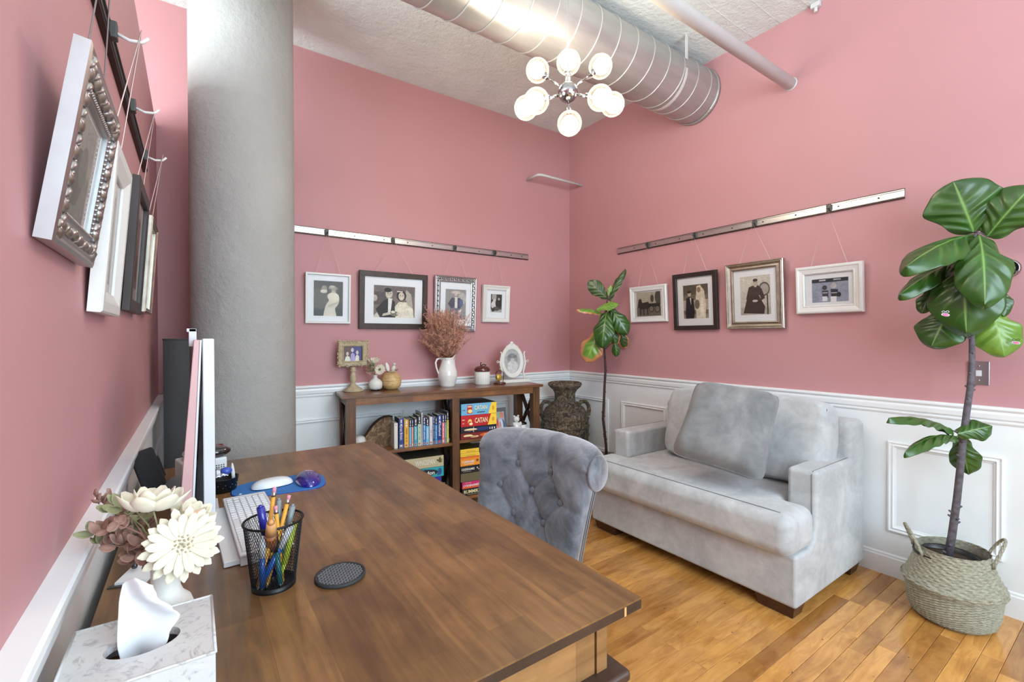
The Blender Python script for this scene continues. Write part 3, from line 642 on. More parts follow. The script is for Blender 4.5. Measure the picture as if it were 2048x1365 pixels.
kids = [('r', .5, .92, 1, .16, (46, 48, 56)), ('r', .3, .93, .18, .06, (190, 192, 200)), ('r', .7, .93, .2, .06, (170, 172, 182)), ('r', .5, .35, 1, .7, (150, 154, 172)), ('e', .36, .62, .07, .1, (70, 62, 64)), ('p', [(.28, .5), (.46, .5), (.46, .2), (.3, .2)], (66, 66, 74)), ('r', .36, .15, .14, .2, (222, 222, 226)), ('e', .6, .68, .08, .12, (190, 184, 186)), ('p', [(.52, .55), (.72, .52), (.72, .22), (.54, .18)], (54, 54, 62)), ('r', .6, .12, .16, .22, (230, 230, 234)), ('e', .75, .3, .05, .1, (40, 42, 50)), ('r', .37, .4, .14, .03, (210, 210, 214)), ('r', .62, .38, .16, .03, (210, 210, 214))]
soft = [('r', .5, .75, 1, .5, (176, 172, 160)), ('e', .4, .4, .3, .28, (110, 106, 98)), ('e', .6, .55, .2, .2, (140, 134, 124)), ('r', .5, .06, 1, .14, (150, 146, 136))]
picture('back', -2.462, -2.158, 1.402, 1.755, -2.317, 2.049, 'white framed sepia photograph of a standing woman in a hat, beside the column', .014, .022, 'frame_white', 'flat', .04, (.18, .145, .835, .85), (70, 62, 54), lady)
picture('back', -2.097, -1.558, 1.367, 1.797, -1.832, 2.05, 'large dark wooden frame with a black and white bride and groom portrait', .040, .024, 'frame_walnut', 'flat', .04, (.205, .20, .815, .765), (120, 110, 104), wedding)
picture('back', -1.493, -1.108, 1.348, 1.806, -1.30, 2.051, 'ornate silver frame behind the dried flowers, photo of a figure in a hat', .050, .026, 'silver_leaf', 'scoop', .03, (.26, .22, .765, .77), (140, 138, 138), cowboy)
picture('back', -1.037, -.755, 1.432, 1.758, -.905, 2.053, 'small white box frame nearest the room corner with a tiny dark photo', .042, .030, 'frame_white', 'bevel', .06, (.31, .27, .73, .765), (90, 84, 80), duo)
picture('right', -.80, -1.166, 1.422, 1.720, -.977, 2.065, 'small white frame with a sepia photo of a horse and cart', .040, .024, 'frame_white', 'bevel', .0, (.165, .16, .83, .83), (170, 164, 150), cart)
picture('right', -1.235, -1.595, 1.352, 1.778, -1.409, 2.059, 'black brown frame with an old wedding couple portrait', .032, .026, 'frame_dark', 'flat', .04, (.215, .195, .79, .79), (120, 106, 88), couple)
picture('right', -1.668, -2.047, 1.354, 1.796, -1.85, 2.06, 'silver stepped frame with a portrait of a woman seated in a wicker chair', .048, .036, 'champagne_silver', 'scoop', .04, (.235, .205, .765, .79), (196, 188, 178), seated)
picture('right', -2.113, -2.458, 1.438, 1.722, -2.284, 2.058, 'wide white frame with a small photo of two children, nearest the tall fig', .048, .034, 'frame_white', 'bevel', .03, (.24, .225, .79, .72), (150, 154, 170), kids)
picture('left', -2.60, -2.31, 1.430, 1.705, -2.45, 2.04, 'pearly silver ornate frame on the left wall, nearest the camera', .052, .020, 'silver_leaf', 'scoop', .03, (.26, .2, .74, .78), (150, 146, 134), soft, 8.5, out=.0, cord='cord_grey')
picture('left', -2.245, -1.99, 1.352, 1.695, -2.02, 2.043, 'white deep frame on the left wall, behind the ornate silver one', .046, .020, 'frame_white', 'deep', .03, (.24, .2, .76, .78), (150, 146, 140), soft, 4.5)
picture('left', -1.72, -1.38, 1.382, 1.775, -1.55, 2.042, 'dark brown frame with a broad white mat on the left wall', .036, .018, 'frame_dark', 'flat', .04, (.22, .2, .78, .78), (120, 110, 104), soft, 4)
picture('left', -1.26, -.96, 1.40, 1.76, -1.07, 2.058, 'slim silver edged frame on the left wall, farthest from the camera', .020, .024, 'champagne_silver', 'bevel', .04, (.22, .2, .78, .78), (130, 100, 98), soft, 4)
# ============================================================ DESK
RH = .85                      # everything on the desk is sized to the real mouse, cup and screen
def zh(z): return 1.3-(1.3-z)*RH
DX0, DX1, DY0, DY1 = -3.244, -2.4137, -2.8658, -1.2933; DT = zh(.726)
t = thing('desk', 'large brown butcher-block desk with dark edges, filling the foreground', 'desk', (0, 0, 0))
G().box((DX0, DY0, DT-.0035), (DX1, DY1, DT)).build('desktop', 'desk_wood', t)
G().box((DX0, DY0, DT-.0205), (DX1, DY1, DT-.0036)).build('dark_edge', 'desk_edge_wood', t)
G().box((DX1-.047, DY0-.0012, DT-.0200), (DX1-.042, DY0+.01, DT-.0038)).build('edge_scratch', 'light_wood', t)
ax0, ax1, ay0, ay1 = DX0+.05, DX1-.060, DY0+.030, DY1-.045; zl = zh(.578)
for xx in (ax0, ax1-.026):
    for yy in (ay0, ay1-.028): G().box((xx, yy, zl), (xx+.026, yy+.028, DT-.0205)).build('corner_post', 'desk_side_wood', t)
for yy in (ay0+.003, ay1-.018): G().box((ax0+.026, yy, zl), (ax1-.029, yy+.015, DT-.0205)).build('end_apron', 'desk_side_wood', t)
for xx in (ax1-.018, ax0+.003): G().box((xx, ay0+.028, zl), (xx+.015, ay1-.028, DT-.0205)).build('side_apron', 'desk_side_wood', t)
for yy, s in ((ay0, 1), (ay1, -1)):
    y0, y1 = (yy-.030, yy+.30) if s > 0 else (yy-.30, yy+.030)
    G().box((ax0-.02, y0, zl-.022), (ax1+.034, y1, zl)).build('ledge_moulding', 'desk_edge_wood', t, bevel=.008, seg=3)
    G().box((ax0, y0+.03, .06), (ax1, y1-.03, zl-.022)).build('pedestal', 'desk_side_wood', t)
    G().box((ax0-.015, y0+.012, 0), (ax1+.015, y1-.012, .06)).build('plinth', 'desk_edge_wood', t, bevel=.006)
DZ = .726; before_desk_items = set(bpy.data.objects)
# ---- tissue box (near left corner)
TX0, TX1, TY0, TY1, TZ = -3.253, -3.074, -2.628, -2.449, .838
tcx, tcy = (TX0+TX1)/2, (TY0+TY1)/2
t = thing('tissue_box', 'white marbled tissue box cover on the near left desk corner', 'tissue box', (tcx, tcy, DZ))
hw_, hd_, hh_ = (TX1-TX0)/2, (TY1-TY0)/2, TZ-DZ
g = G(); n_ = 40; vs = []; 
ov = [(.046*cos(2*pi*k/n_)*1.0, .033*sin(2*pi*k/n_)) for k in range(n_)]
def onrect(a):
    c_, s_ = cos(a), sin(a); m_ = min(hw_/abs(c_) if abs(c_) > 1e-6 else 9, hd_/abs(s_) if abs(s_) > 1e-6 else 9); return (c_*m_, s_*m_)
# make sure the corners are hit
angs = sorted([2*pi*k/n_ for k in range(n_)]+[atan2(b, a) % (2*pi) for a in (hw_, -hw_) for b in (hd_, -hd_)])
oo = [onrect(a) for a in angs]; oi_ = [(.046*cos(a), .033*sin(a)) for a in angs]; m_ = len(angs)
vs = [(x, y, hh_) for x, y in oo]+[(x, y, hh_) for x, y in oi_]+[(x, y, hh_-.012) for x, y in oi_]+[(x, y, 0) for x, y in oo]+[(x, y, hh_-.012) for x, y in oo]
g.add(vs, [(k, (k+1) % m_, m_+(k+1) % m_, m_+k) for k in range(m_)]+[(m_+k, m_+(k+1) % m_, 2*m_+(k+1) % m_, 2*m_+k) for k in range(m_)]+[(3*m_+k, 3*m_+(k+1) % m_, (k+1) % m_, k) for k in range(m_)])
g.build('box_cover', 'marbled_leatherette', t)
g = G()
for a, b in (((-hw_, -hd_), (hw_, -hd_)), ((hw_, -hd_), (hw_, hd_)), ((hw_, hd_), (-hw_, hd_)), ((-hw_, hd_), (-hw_, -hd_))):
    g.tube([(a[0], a[1], hh_), (b[0], b[1], hh_)], .0022, 6)
g.build('stitched_edge', 'marbled_leatherette', t)
g = G(); g.box((-hw_+.012, -hd_+.012, .004), (hw_-.012, hd_-.012, hh_-.05)); g.build('inner_box', 'brown_wood', t)
def tis(u, v):
    def pw(t_, pts):
        for (a, p), (b, q) in zip(pts, pts[1:]):
            if t_ <= b: f_ = (t_-a)/(b-a); f_ = f_*f_*(3-2*f_); return p*(1-f_)+q*f_
        return pts[-1][1]
    xl = pw(v, [(0, -.020), (.3, -.026), (.7, -.024), (1, -.019)]); xr = pw(v, [(0, .022), (.3, .036), (.5, .050), (.62, .040), (.78, .022), (.9, .017), (1, .012)])
    x = xl*(1-u)+xr*u-.004; y = .010*sin(u*4.2+v*1.5)+.012*sin(pi*u)*(1-v)-.004+.0035*sin(v*9+u*5); z = hh_-.035+.140*v-.010*max(0, u-.5)*v-.012*max(0, v-.9)*10*(2*u-1)**2
    return (x, y, z)
t2 = G().sheet(tis, 26, 22).build('tissue', 'tissue_paper', t, solid=.0012); t2['label'] = 'white tissue pulled up out of the slot'
# ---- flower vase with artificial flowers, behind the tissue box
VX, VY = -3.142, -2.388
t = thing('flower_vase', 'matte white vase of cream artificial flowers on the desk behind the tissue box', 'vase', (VX, VY, DZ))
G().lathe([(0, 0), (.034, .001), (.044, .014), (.047, .045), (.045, .075), (.038, .096), (.027, .108), (.0225, .120), (.0215, .135), (.0220, .160), (.0245, .176), (.0215, .176), (.0155, .15), (0, .14)], 40).build('vase_body', 'matte_white_ceramic', t)
def petal(g, c, d, up, L, W, curl=.2, cup=.2, nu=6, nv=5, notch=0, strap=False):
    d = d.normalized(); n_ = (up-d*up.dot(d)).normalized(); s_ = d.cross(n_)
    def f(u, v):
        a = (v-.5)*2; wd = W*(min(1, .35+u*1.1)*sqrt(max(.02, 1-max(0, (u-.78)/.22)**2)) if strap else sin(pi*min(1, u*.86+.10))**.75); return c+d*(L*u*(1-notch*abs(a)**2*u))+s_*(a*wd)+n_*(curl*L*u*u-cup*W*(1-a*a)*sin(pi*u))
    g.sheet(f, nu, nv)
def daisy(parent, c, nrm, R_, npet, mat, name, rows=2, cmat='sage_green', cr=.16, W=.16):
    nrm = nrm.normalized(); a0 = nrm.orthogonal().normalized(); b0 = nrm.cross(a0)
    fl = None
    for r_ in range(rows):
        for k in range(npet):
            a = 2*pi*(k+.5*r_)/npet; d = a0*cos(a)+b0*sin(a)
            g = G(); petal(g, Vector(c)+nrm*.003*r_, d+nrm*(.12+.16*r_), nrm, R_*(1-.14*r_)*random.uniform(.94, 1.05), R_*W, random.uniform(-.12, .1), .25, 9, 4, strap=True)
            if fl is None: fl = g.build(name, mat, parent, solid=.0008); fl['label'] = None or 'white flower head' ; 
            else: g.build('petal', mat, fl, solid=.0008)
    g = G(); q = nrm.to_track_quat('Z', 'Y').to_matrix().to_4x4(); q.translation = Vector(c)
    g.M = q
    for k in range(26):
        rr = R_*cr*sqrt(k/26); g.tube([(rr*cos(k*2.4), rr*sin(k*2.4), .002), (rr*1.2*cos(k*2.4+.4), rr*1.2*sin(k*2.4+.4), .010-.004*(k/26))], .0016, 5)
    g.build('flower_centre', cmat, fl); return fl
def at_(px, py, dep_): return unproj(px, py, dep_)
vt = Vector((VX, VY, DZ))
def dloc(px, py, d): return at_(px, py, d)-vt
dV = (vt+Vector((0, 0, .1))-CAM).dot(F2)+.01
c1 = dloc(366, 1090, dV-.03); d1 = daisy(t, c1, (CAM-vt-c1)+Vector((.05, 0, .12)), .063, 17, 'ivory_petal', 'daisy_bloom', 2, 'centre_tan', .26, .115)
d1['label'] = 'large cream daisy bloom facing the camera'
def rose(parent, c, nrm, R_, name, m1='ivory_petal', m2='peach_petal'):
    nrm = nrm.normalized(); a0 = nrm.orthogonal().normalized(); b0 = nrm.cross(a0); root = None
    for ring_, (npt, el, rr, mm) in enumerate(((7, .25, 1, m1), (6, .8, .75, m1), (5, 1.7, .5, m2))):
        for k in range(npt):
            a = 2*pi*(k+.4*ring_)/npt; d = a0*cos(a)+b0*sin(a)
            g = G(); petal(g, Vector(c)+d*R_*.06, d+nrm*el, nrm, R_*rr, R_*.40*rr, .25 if ring_ < 2 else -.3, .5, 6, 5)
            if root is None: root = g.build(name, mm, parent, solid=.0012)
            else: g.build('petal', mm, root, solid=.0012)
    return root
c2 = dloc(305, 1016, dV-.02); rose(t, c2, Vector((.10, .12, .95)), .056, 'peony_bloom')['label'] = 'cream flower with peach inner petals, seen from the side'
c3 = dloc(378, 1036, dV+.05); rose(t, c3, Vector((.4, -.2, .9)), .042, 'small_bloom')
for k, (px, py, dd) in enumerate(((262, 1012, .0), (235, 1048, -.01), (215, 1075, .01), (250, 1085, 0), (240, 1020, .04), (285, 1095, -.01), (300, 1120, -.02), (212, 1005, .05), (265, 1050, .03), (290, 1060, .05), (275, 1110, .02), (225, 1062, .03), (200, 1070, .02))):
    c_ = dloc(px, py, dV+dd); g = G(); 
    for j in range(9):
        a = random.uniform(0, 6.28); d = Vector((cos(a)*.8, sin(a)*.6, random.uniform(-.2, .9)))
        petal(g, c_+Vector((random.uniform(-.014, .014), random.uniform(-.01, .01), random.uniform(-.014, .014))), d, Vector((.2, -.6, .8)), random.uniform(.018, .029), .0085, .3, .5, 4, 3)
    g.tube([c_, (c_*.5+Vector((0, 0, .10))), Vector((0, 0, .16))], .0012, 5)
    g.build('foliage_sprig', 'rose_brown_leaf' if k % 4 else 'sage_green', t, solid=.0006)
for c_ in (c1, c2, c3): G().tube([c_, c_*.45+Vector((0, 0, .10)), Vector((0, 0, .15))], .0016, 6).build('stem', 'sage_green', t)
# ---- card with black foot, cable along the wall
t = thing('notepad', 'small white card lying on the desk between flowers and left wall', 'card', (-3.205, -2.0, DZ), rad(-18))
G().cbox((0, 0, .0045), (.062, .105, .008)).build('paper_block', 'card_white', t); G().cbox((-.006, -.056, .0015), (.070, .012, .003)).build('backing_strip', 'clip_grey', t)
g = G(); g.tube([(-3.218, -2.0+.45*k/24, DZ+.02+.035*abs(sin(k/24*pi))) for k in range(25)], .006, 8); tag(g.build('power_cable', 'gloss_black'), 'black cable looping along the left wall at the desk edge', 'cable')
# ---- monitor seen edge-on
MY = -1.80
t = thing('computer_monitor', 'white upright screen seen edge-on with a pale pink sloping back panel', 'monitor', (-3.06, MY, DZ))
g = G(); g.box((-.016, 0, .006), (.014, .34, .572)); g.build('casing', 'gloss_white_plastic', t, bevel=.004)
g = G(); g.box((.0141, .02, .05), (.0148, .32, .556)); g.build('screen', 'screen_black', t)
def slant(name, mat, x0t, x1t, x0b, x1b, y0, y1, zt, zb):
    g = G(); g.add([(x0b, y0, zb), (x1b, y0, zb), (x1b, y1, zb), (x0b, y1, zb), (x0t, y0, zt), (x1t, y0, zt), (x1t, y1, zt), (x0t, y1, zt)], [(0, 3, 2, 1), (4, 5, 6, 7), (0, 1, 5, 4), (1, 2, 6, 5), (2, 3, 7, 6), (3, 0, 4, 7)]); return g.build(name, mat, t, bevel=.002)
slant('back_panel', 'pale_pink_plastic', -.036, -.0225, -.079, -.0485, 0, .32, .568, .005)
slant('panel_trim', 'gloss_white_plastic', -.0222, -.0165, -.0482, -.0415, 0, .32, .568, .005)
slant('gap_shade_fill', 'screen_black', -.0164, -.0162, -.040, -.0165, .012, .32, .44, .008)  # black block standing in for the shade inside the open wedge
g = G(); g.box((-.050, .26, .545), (-.028, .30, .606)); g.box((-.056, .26, .594), (-.028, .30, .606)); g.build('webcam', 'gloss_white_plastic', t, bevel=.002)
g = G(); g.box((-.02, -.03, 0), (.030, .30, .006)); g.build('foot', 'gloss_white_plastic', t, bevel=.003)
# paper sheaf / white document base, keyboard
g = G(); g.M = Matrix.Rotation(rad(2), 4, 'Z'); g.cbox((0, 0, .008), (.095, .44, .014))
t = thing('document_tray', 'flat white tray partly under the keyboard beside the screen', 'tray', (-3.000, -1.87, DZ+.0005)); g.build('tray_body', 'white_plastic', t, bevel=.002)
t = thing('keyboard', 'thin white keyboard with white keys, tilted, beside the pen cup', 'keyboard', (-2.951, -1.862, DZ+.030), rad(2.5))
t.rotation_euler = (0, rad(0), rad(1.5))
g = G(); g.cbox((0, 0, 0), (.125, .50, .008)); g.build('keyboard_body', 'white_plastic', t, bevel=.003)
g = G(); g.cbox((-.035, -.235, -.0165), (.05, .012, .025)); g.build('keyboard_foot', 'white_plastic', t, bevel=.002)
g = G(); g.cbox((-.035, .235, -.0165), (.05, .012, .025)); g.build('keyboard_foot', 'white_plastic', t, bevel=.002)
kg = None
for r_ in range(6):
    y_ = -.232
    while y_ < .215:
        L = .0185 if not (r_ == 0 and abs(y_+.03) < .05) else .09
        if random.random() < .07: L = .028
        x_ = -.047+r_*.0185
        me_ = bm_cache.get(('key', L))
        if me_ is None:
            g = G(); a, b, c_ = .0080, L/2-.0013, .0022
            g.add([(-a, -b, 0), (a, -b, 0), (a, b, 0), (-a, b, 0), (-a+.001, -b+.001, c_), (a-.001, -b+.001, c_), (a-.001, b-.001, c_), (-a+.001, b-.001, c_)], [(4, 5, 6, 7), (0, 1, 5, 4), (1, 2, 6, 5), (2, 3, 7, 6), (3, 0, 4, 7)])
            o = g.build('key', 'gloss_white_plastic', t); bm_cache[('key', L)] = o.data
        else: o = bpy.data.objects.new('key', me_); COL.objects.link(o); o.parent = t
        o.location = (x_, y_+L/2, .0040); y_ += L
g = G(); g.cbox((0.0, -.008, .00405), (.113, .455, .0004)); g.build('key_bed', 'key_line', t)
# mouse pad + gel rest, mouse
t = thing('mouse_pad', 'blue mouse pad with a glossy violet-blue gel wrist rest', 'mouse pad', (-2.826, -1.462, DZ+.001), rad(-6))
pp = []
for a in [2*pi*k/56 for k in range(56)]:
    x_ = .160*abs(cos(a))**.55*(1 if cos(a) > 0 else -1); y_ = (.105+.02*cos(a))*abs(sin(a))**.62*(1 if sin(a) > 0 else -1); pp.append((x_, y_))
g = G(); g.prism(pp, 0, .003); g.build('pad', 'mouse_pad_blue', t); g = G(); g.prism([(x*1.02, y*1.03) for x, y in pp], -.0009, -.0001); g.build('pad_base', 'pen_navy', t)
g = G(); g.ell((.100, 0, .004), (.048, .098, .034), 28, 16); g.build('gel_rest', 'gel_blue', t)
g = G(); g.cbox((-.130, -.05, .0031), (.008, .012, .0003)); g.build('pad_tag', 'card_white', t)
t = thing('computer_mouse', 'low white wireless mouse on the blue mouse pad', 'mouse', (-2.852, -1.462, DZ+.0045), rad(-84)); MS = 1.28
def mo(u, v):
    a = 2*pi*u; ph = pi/2*v; k_ = cos(ph)**.7; return (MS*.029*abs(cos(a))**.8*(1 if cos(a) > 0 else -1)*k_, MS*.057*abs(sin(a))**.8*(1 if sin(a) > 0 else -1)*k_, MS*.0215*sin(ph)+.003)
G().sheet(mo, 32, 10).build('mouse_shell', 'gloss_white_plastic', t)
g = G(); g.lathe([(0, 0), (.024, 0), (.027, .003)], 28, (0, 0, 0), sx=MS, sy=1.95*MS); g.build('mouse_base', 'grey_plastic', t)
# mesh pen cup
PC = Vector((-2.948, -2.244, DZ)); CH_ = .152
t = thing('pen_cup', 'black wire mesh pen cup full of pens and pencils', 'pen holder', PC)
r0, r1 = .0455, .0615
g = G(); g.lathe([(r0, 0), (r0+.001, .003), (r0, .007), (0, .004), ], 36); g.lathe([(r0+.0004, 0), (r0+.0015, .012), (r0-.001, .012), (r0-.001, .002)], 36, cap=False); g.build('cup_base', 'black_metal', t)
g = G(); g.tube([((r1+.0005)*cos(2*pi*k/48), (r1+.0005)*sin(2*pi*k/48), CH_) for k in range(48)], .0027, 8, closed=True); g.build('cup_rim', 'black_metal', t)
g = G(); nn = 64
for sg in (1, -1):
    for k in range(nn):
        pts = []
        for j in range(11):
            f_ = j/10; a = 2*pi*k/nn+sg*f_*1.05; rr = r0+(r1-r0)*f_; pts.append((rr*cos(a), rr*sin(a), .008+(CH_-.008)*f_))
        g.tube(pts, .00058, 3, cap=False)
o = g.build('wire_mesh', 'black_metal', t); o['kind'] = 'stuff'
def stick(name, label, cat, base, tip, segs, group='pens and pencils in the mesh cup'):
    """writing tool standing in the cup; segs = (fraction end, radius, material, part)"""
    b, q = PC+Vector((base[0]*1.22, base[1]*1.22, base[2])), PC+Vector((tip[0]*1.22, tip[1]*1.22, tip[2]*1.42)); d = (q-b); L = d.length
    rt = d.to_track_quat('Z', 'Y').to_euler(); segs = [(a, r_*1.3, q_*1.3, m_, p_) for a, r_, q_, m_, p_ in segs]
    t = thing(name, label, cat, b, 0, group); t.rotation_euler = rt; f0 = 0
    for f1, ra, rb_, m_, pn in segs:
        g = G(); g.lathe([(ra, L*f0), (rb_, L*f1)], 12); g.build(pn, m_, t); f0 = f1
    return t
pencil = [(.06, .0006, .0035, 'light_wood', 'point'), (.90, .0036, .0036, 'pencil_yellow', 'barrel'), (.95, .0038, .0038, 'brushed_aluminium', 'ferrule'), (1, .0035, .0033, 'eraser_pink', 'eraser')]
def pen(m1, m2, r_=.0045): return [(.06, .001, .003, 'pen_grey', 'tip'), (.62, r_, r_, m1, 'barrel'), (.97, r_*1.12, r_*1.1, m2, 'cap'), (1, r_*.8, r_*.4, m2, 'cap_end')]
stick('pencil', 'yellow pencil rising highest at the back of the mesh cup, pink eraser', 'pencil', (-.02, .0, .006), (.006, .030, .152), pencil)
stick('pencil', 'yellow pencil with pink eraser leaning right in the mesh cup', 'pencil', (-.014, -.012, .006), (.030, .018, .138), pencil)
stick('pencil', 'short yellow pencil at the middle of the mesh cup', 'pencil', (.012, -.02, .006), (.004, .004, .128), pencil)
stick('ballpoint_pen', 'blue barrelled pen with a pale cap crossing the mesh cup low to the right', 'pen', (-.026, -.010, .008), (.030, -.018, .100), pen('pen_blue', 'pen_white', .0052))
stick('ballpoint_pen', 'blue pen with a clear cap at the left of the mesh cup', 'pen', (-.022, -.018, .006), (-.022, -.030, .094), pen('pen_blue', 'pen_white', .005))
stick('gel_pen', 'thick navy pen end sticking up at the left rim of the mesh cup', 'pen', (.0, .010, .006), (-.022, .004, .134), pen('pen_navy', 'pen_navy', .006))
stick('wood_pen', 'chunky brown wooden pen leaning out over the near rim of the cup', 'pen', (.0, .030, .022), (-.013, -.070, .128), [(.45, .003, .004, 'pencil_yellow', 'lower_barrel'), (.74, .0075, .0095, 'brown_wood', 'grip'), (.76, .0085, .0085, 'pen_white', 'band'), (.96, .0095, .0068, 'light_wood', 'upper_barrel'), (1, .006, .002, 'light_wood', 'end_cap')])
stick('highlighter', 'yellow green highlighter slanting at the right side of the mesh cup', 'marker', (.010, -.020, .030), (.036, -.008, .100), [(.2, .002, .004, 'marker_green', 'tip'), (.97, .0052, .0052, 'marker_green', 'barrel'), (1, .005, .003, 'black_plastic', 'end')])
stick('felt_pen', 'grey green felt pen in the back of the mesh cup', 'pen', (.01, .0, .006), (.014, .034, .132), pen('pen_teal', 'pen_grey', .0042))
stick('felt_pen', 'clear capped grey pen at the back right of the mesh cup', 'pen', (.006, .012, .006), (.038, .024, .120), pen('pen_teal', 'pen_grey', .0048))
stick('pencil', 'orange pencil inside the mesh cup, leaning left', 'pencil', (-.030, -.016, .006), (-.004, -.028, .100), [(.09, .0006, .0035, 'pen_grey', 'point'), (1, .0038, .0038, 'pencil_yellow', 'barrel')])
stick('marker_pen', 'teal marker standing low in the middle of the mesh cup', 'marker', (.008, -.024, .006), (.0, -.010, .092), pen('pen_teal', 'black_plastic', .0045))
# coaster
t = thing('coaster', 'round black rubber coaster with a grid on the desktop', 'coaster', (-2.812, -2.294, DZ))
g = G(); g.lathe([(0, 0), (.056, 0), (.058, .003), (.057, .008), (.052, .008), (.051, .004), (0, .004)], 48); g.build('coaster_disc', 'rubber_black', t)
g = G()
for k in range(-5, 6):
    o_ = k*.0088; L = sqrt(max(0, .0505**2-o_*o_))
    for sg in (0, 1):
        a, b = ((-L, o_), (L, o_)) if sg else ((o_, -L), (o_, L)); an = rad(40)
        r2_ = lambda q: (q[0]*cos(an)-q[1]*sin(an), q[0]*sin(an)+q[1]*cos(an), .0058)
        g.beam(r2_(a), r2_(b), .0022, .0034)
o = g.build('grid_ribs', 'grey_plastic', t); o['kind'] = 'stuff'
# bowl of clips
t = thing('mesh_bowl', 'small black mesh bowl holding clips behind the screen', 'bowl', (-3.012, -1.402, DZ), 0)
g = G(); g.lathe([(0, .001), (.040, 0), (.046, .006), (.053, .050), (.0545, .052), (.052, .052), (.044, .009), (0, .006)], 40); g.build('bowl_body', 'black_metal', t)
g = G(); 
for k in range(40): a = 2*pi*k/40; g.ell((.0505*cos(a), .0505*sin(a), .022+.018*(k % 3)/2), .0012, 5, 4)
o = g.build('perforation', 'silver_film', t); o['kind'] = 'stuff'
t = thing('foil_packet', 'crumpled silver and blue foil packet in the black mesh bowl', 'packet', (-3.020, -1.405, DZ+.05))
G().sheet(lambda u, v: ((u-.5)*.055, (v-.5)*.05, .012+.018*noise.noise(Vector((u*5, v*5, 1)))+.02*sin(pi*u)*sin(pi*v)), 14, 12).build('foil', 'silver_film', t, solid=.001)
G().ell((.020, -.008, .026), (.020, .018, .014), 14, 10).build('blue_wrapper', 'film_blue', t)
t = thing('white_stick', 'white flat stick standing in the black mesh bowl', 'stick', (-2.973, -1.39, DZ+.008)); t.rotation_euler = (0, rad(-4), 0)
g = G(); g.ell((0, 0, .046), (.006, .003, .044), 12, 14); g.build('blade', 'white_plastic', t)
# white perforated box with black & red device on it
t = thing('perforated_box', 'white perforated box standing behind the screen on the desk', 'box', (-3.075, -1.235, DZ), rad(12))
g = G(); g.cbox((0, 0, .050), (.150, .12, .098)); g.build('box_body', 'white_plastic', t, bevel=.006)
g = G()
for r_ in range(6):
    for k in range(16): g.cbox((-.062+k*.0083, -.0603, .030+r_*.008), (.0045, .0008, .004))
o = g.build('vent_hole', 'screen_black', t); o['kind'] = 'stuff'
t = thing('trackball', 'glossy black and dark red rounded device on the white perforated box', 'device', (-3.055, -1.235, DZ+.0995), rad(10))
g = G(); g.sq((0, 0, .020), (.16, .115, .040), (3, 3, 2.2), 12); g.build('shell', 'gloss_black', t)
g = G(); g.tube([(.055*cos(a), .034*sin(a), .0385-.004*abs(sin(a))) for a in [2*pi*k/32 for k in range(32)]], .004, 8, closed=True); g.build('red_band', 'dark_red_gloss', t)
g = G(); g.ell((0, 0, .040), (.014, .012, .006), 14, 8); g.build('button', 'gloss_black', t)
t = thing('desk_phone', 'matte black upright holder leaning by the left wall behind the flowers', 'holder', (-3.203, -1.345, DZ), rad(6)); t.rotation_euler = (rad(-4), rad(-16), rad(8))
g = G(); g.cbox((0, 0, .090), (.070, .050, .178)); g.build('holder_body', 'rubber_black', t, bevel=.008, seg=3)
g = G(); g.cbox((.036, -.002, .105), (.010, .030, .075)); g.build('side_clip', 'rubber_black', t, bevel=.002)
g = G(); g.cbox((.004, -.024, .045), (.034, .004, .080)); g.build('front_pocket', 'rubber_black', t, bevel=.002)
t = thing('grey_speaker', 'dark grey rounded dome object on the desk beside the black holder', 'speaker', (-3.140, -1.40, DZ))
G().lathe([(0, .0), (.048, 0), (.052, .012), (.050, .04), (.038, .066), (.018, .078), (0, .081)], 36).build('dome', 'grey_plastic', t); G().lathe([(.053, .006), (.0545, .01), (.053, .014)], 36, cap=False).build('base_ring', 'clip_grey', t)
t = thing('power_adapter', 'small white slotted adapter on the desk beside the dark grey dome', 'adapter', (-3.128, -1.30, DZ+.0005), rad(20))
g = G(); g.cbox((0, 0, .016), (.05, .10, .031)); g.build('adapter_body', 'white_plastic', t, bevel=.004)
for k in range(3): G().cbox((0, -.03+k*.03, .0315), (.026, .012, .001)).build('slot', 'screen_black', t, bevel=.0003)
for o in list(bpy.data.objects):
    if o not in before_desk_items and o.parent is None:
        o.location = CAM+(o.location-CAM)*RH; o.scale = (RH, RH, RH)
# folded charcoal panel between wall and column
t = thing('ironing_board', 'tall charcoal fabric covered board standing between left wall and column', 'board', (-3.165, -.90+.22, 0))
def ib(u, v):
    z = v*1.295; a = (u-.5)*2; hwid = .052*(1 if v < .9 else 1); return (a*hwid+.006*sin(v*9)*(1-abs(a)), -.02*(1-a*a)-.006*sin(v*14+2), z)
g = G(); g.sheet(ib, 12, 40); g.sheet(lambda u, v: (ib(u, v)[0], .035, v*1.295), 12, 40, flip=True)
g.sheet(lambda u, v: (ib(0, v)[0], ib(0, v)[1]*(1-u)+.035*u, v*1.295), 2, 40, flip=True); g.sheet(lambda u, v: (ib(1, v)[0], ib(1, v)[1]*(1-u)+.035*u, v*1.295), 2, 40)
g.sheet(lambda u, v: (ib(u, 1)[0], ib(u, 1)[1]*(1-v)+.035*v, 1.295), 12, 2); g.build('cover', 'charcoal_cover', t)
G().tube([(ib(k/12, 1)[0], ib(k/12, 1)[1], 1.293) for k in range(13)], .004, 6).build('hem', 'charcoal_cover', t)
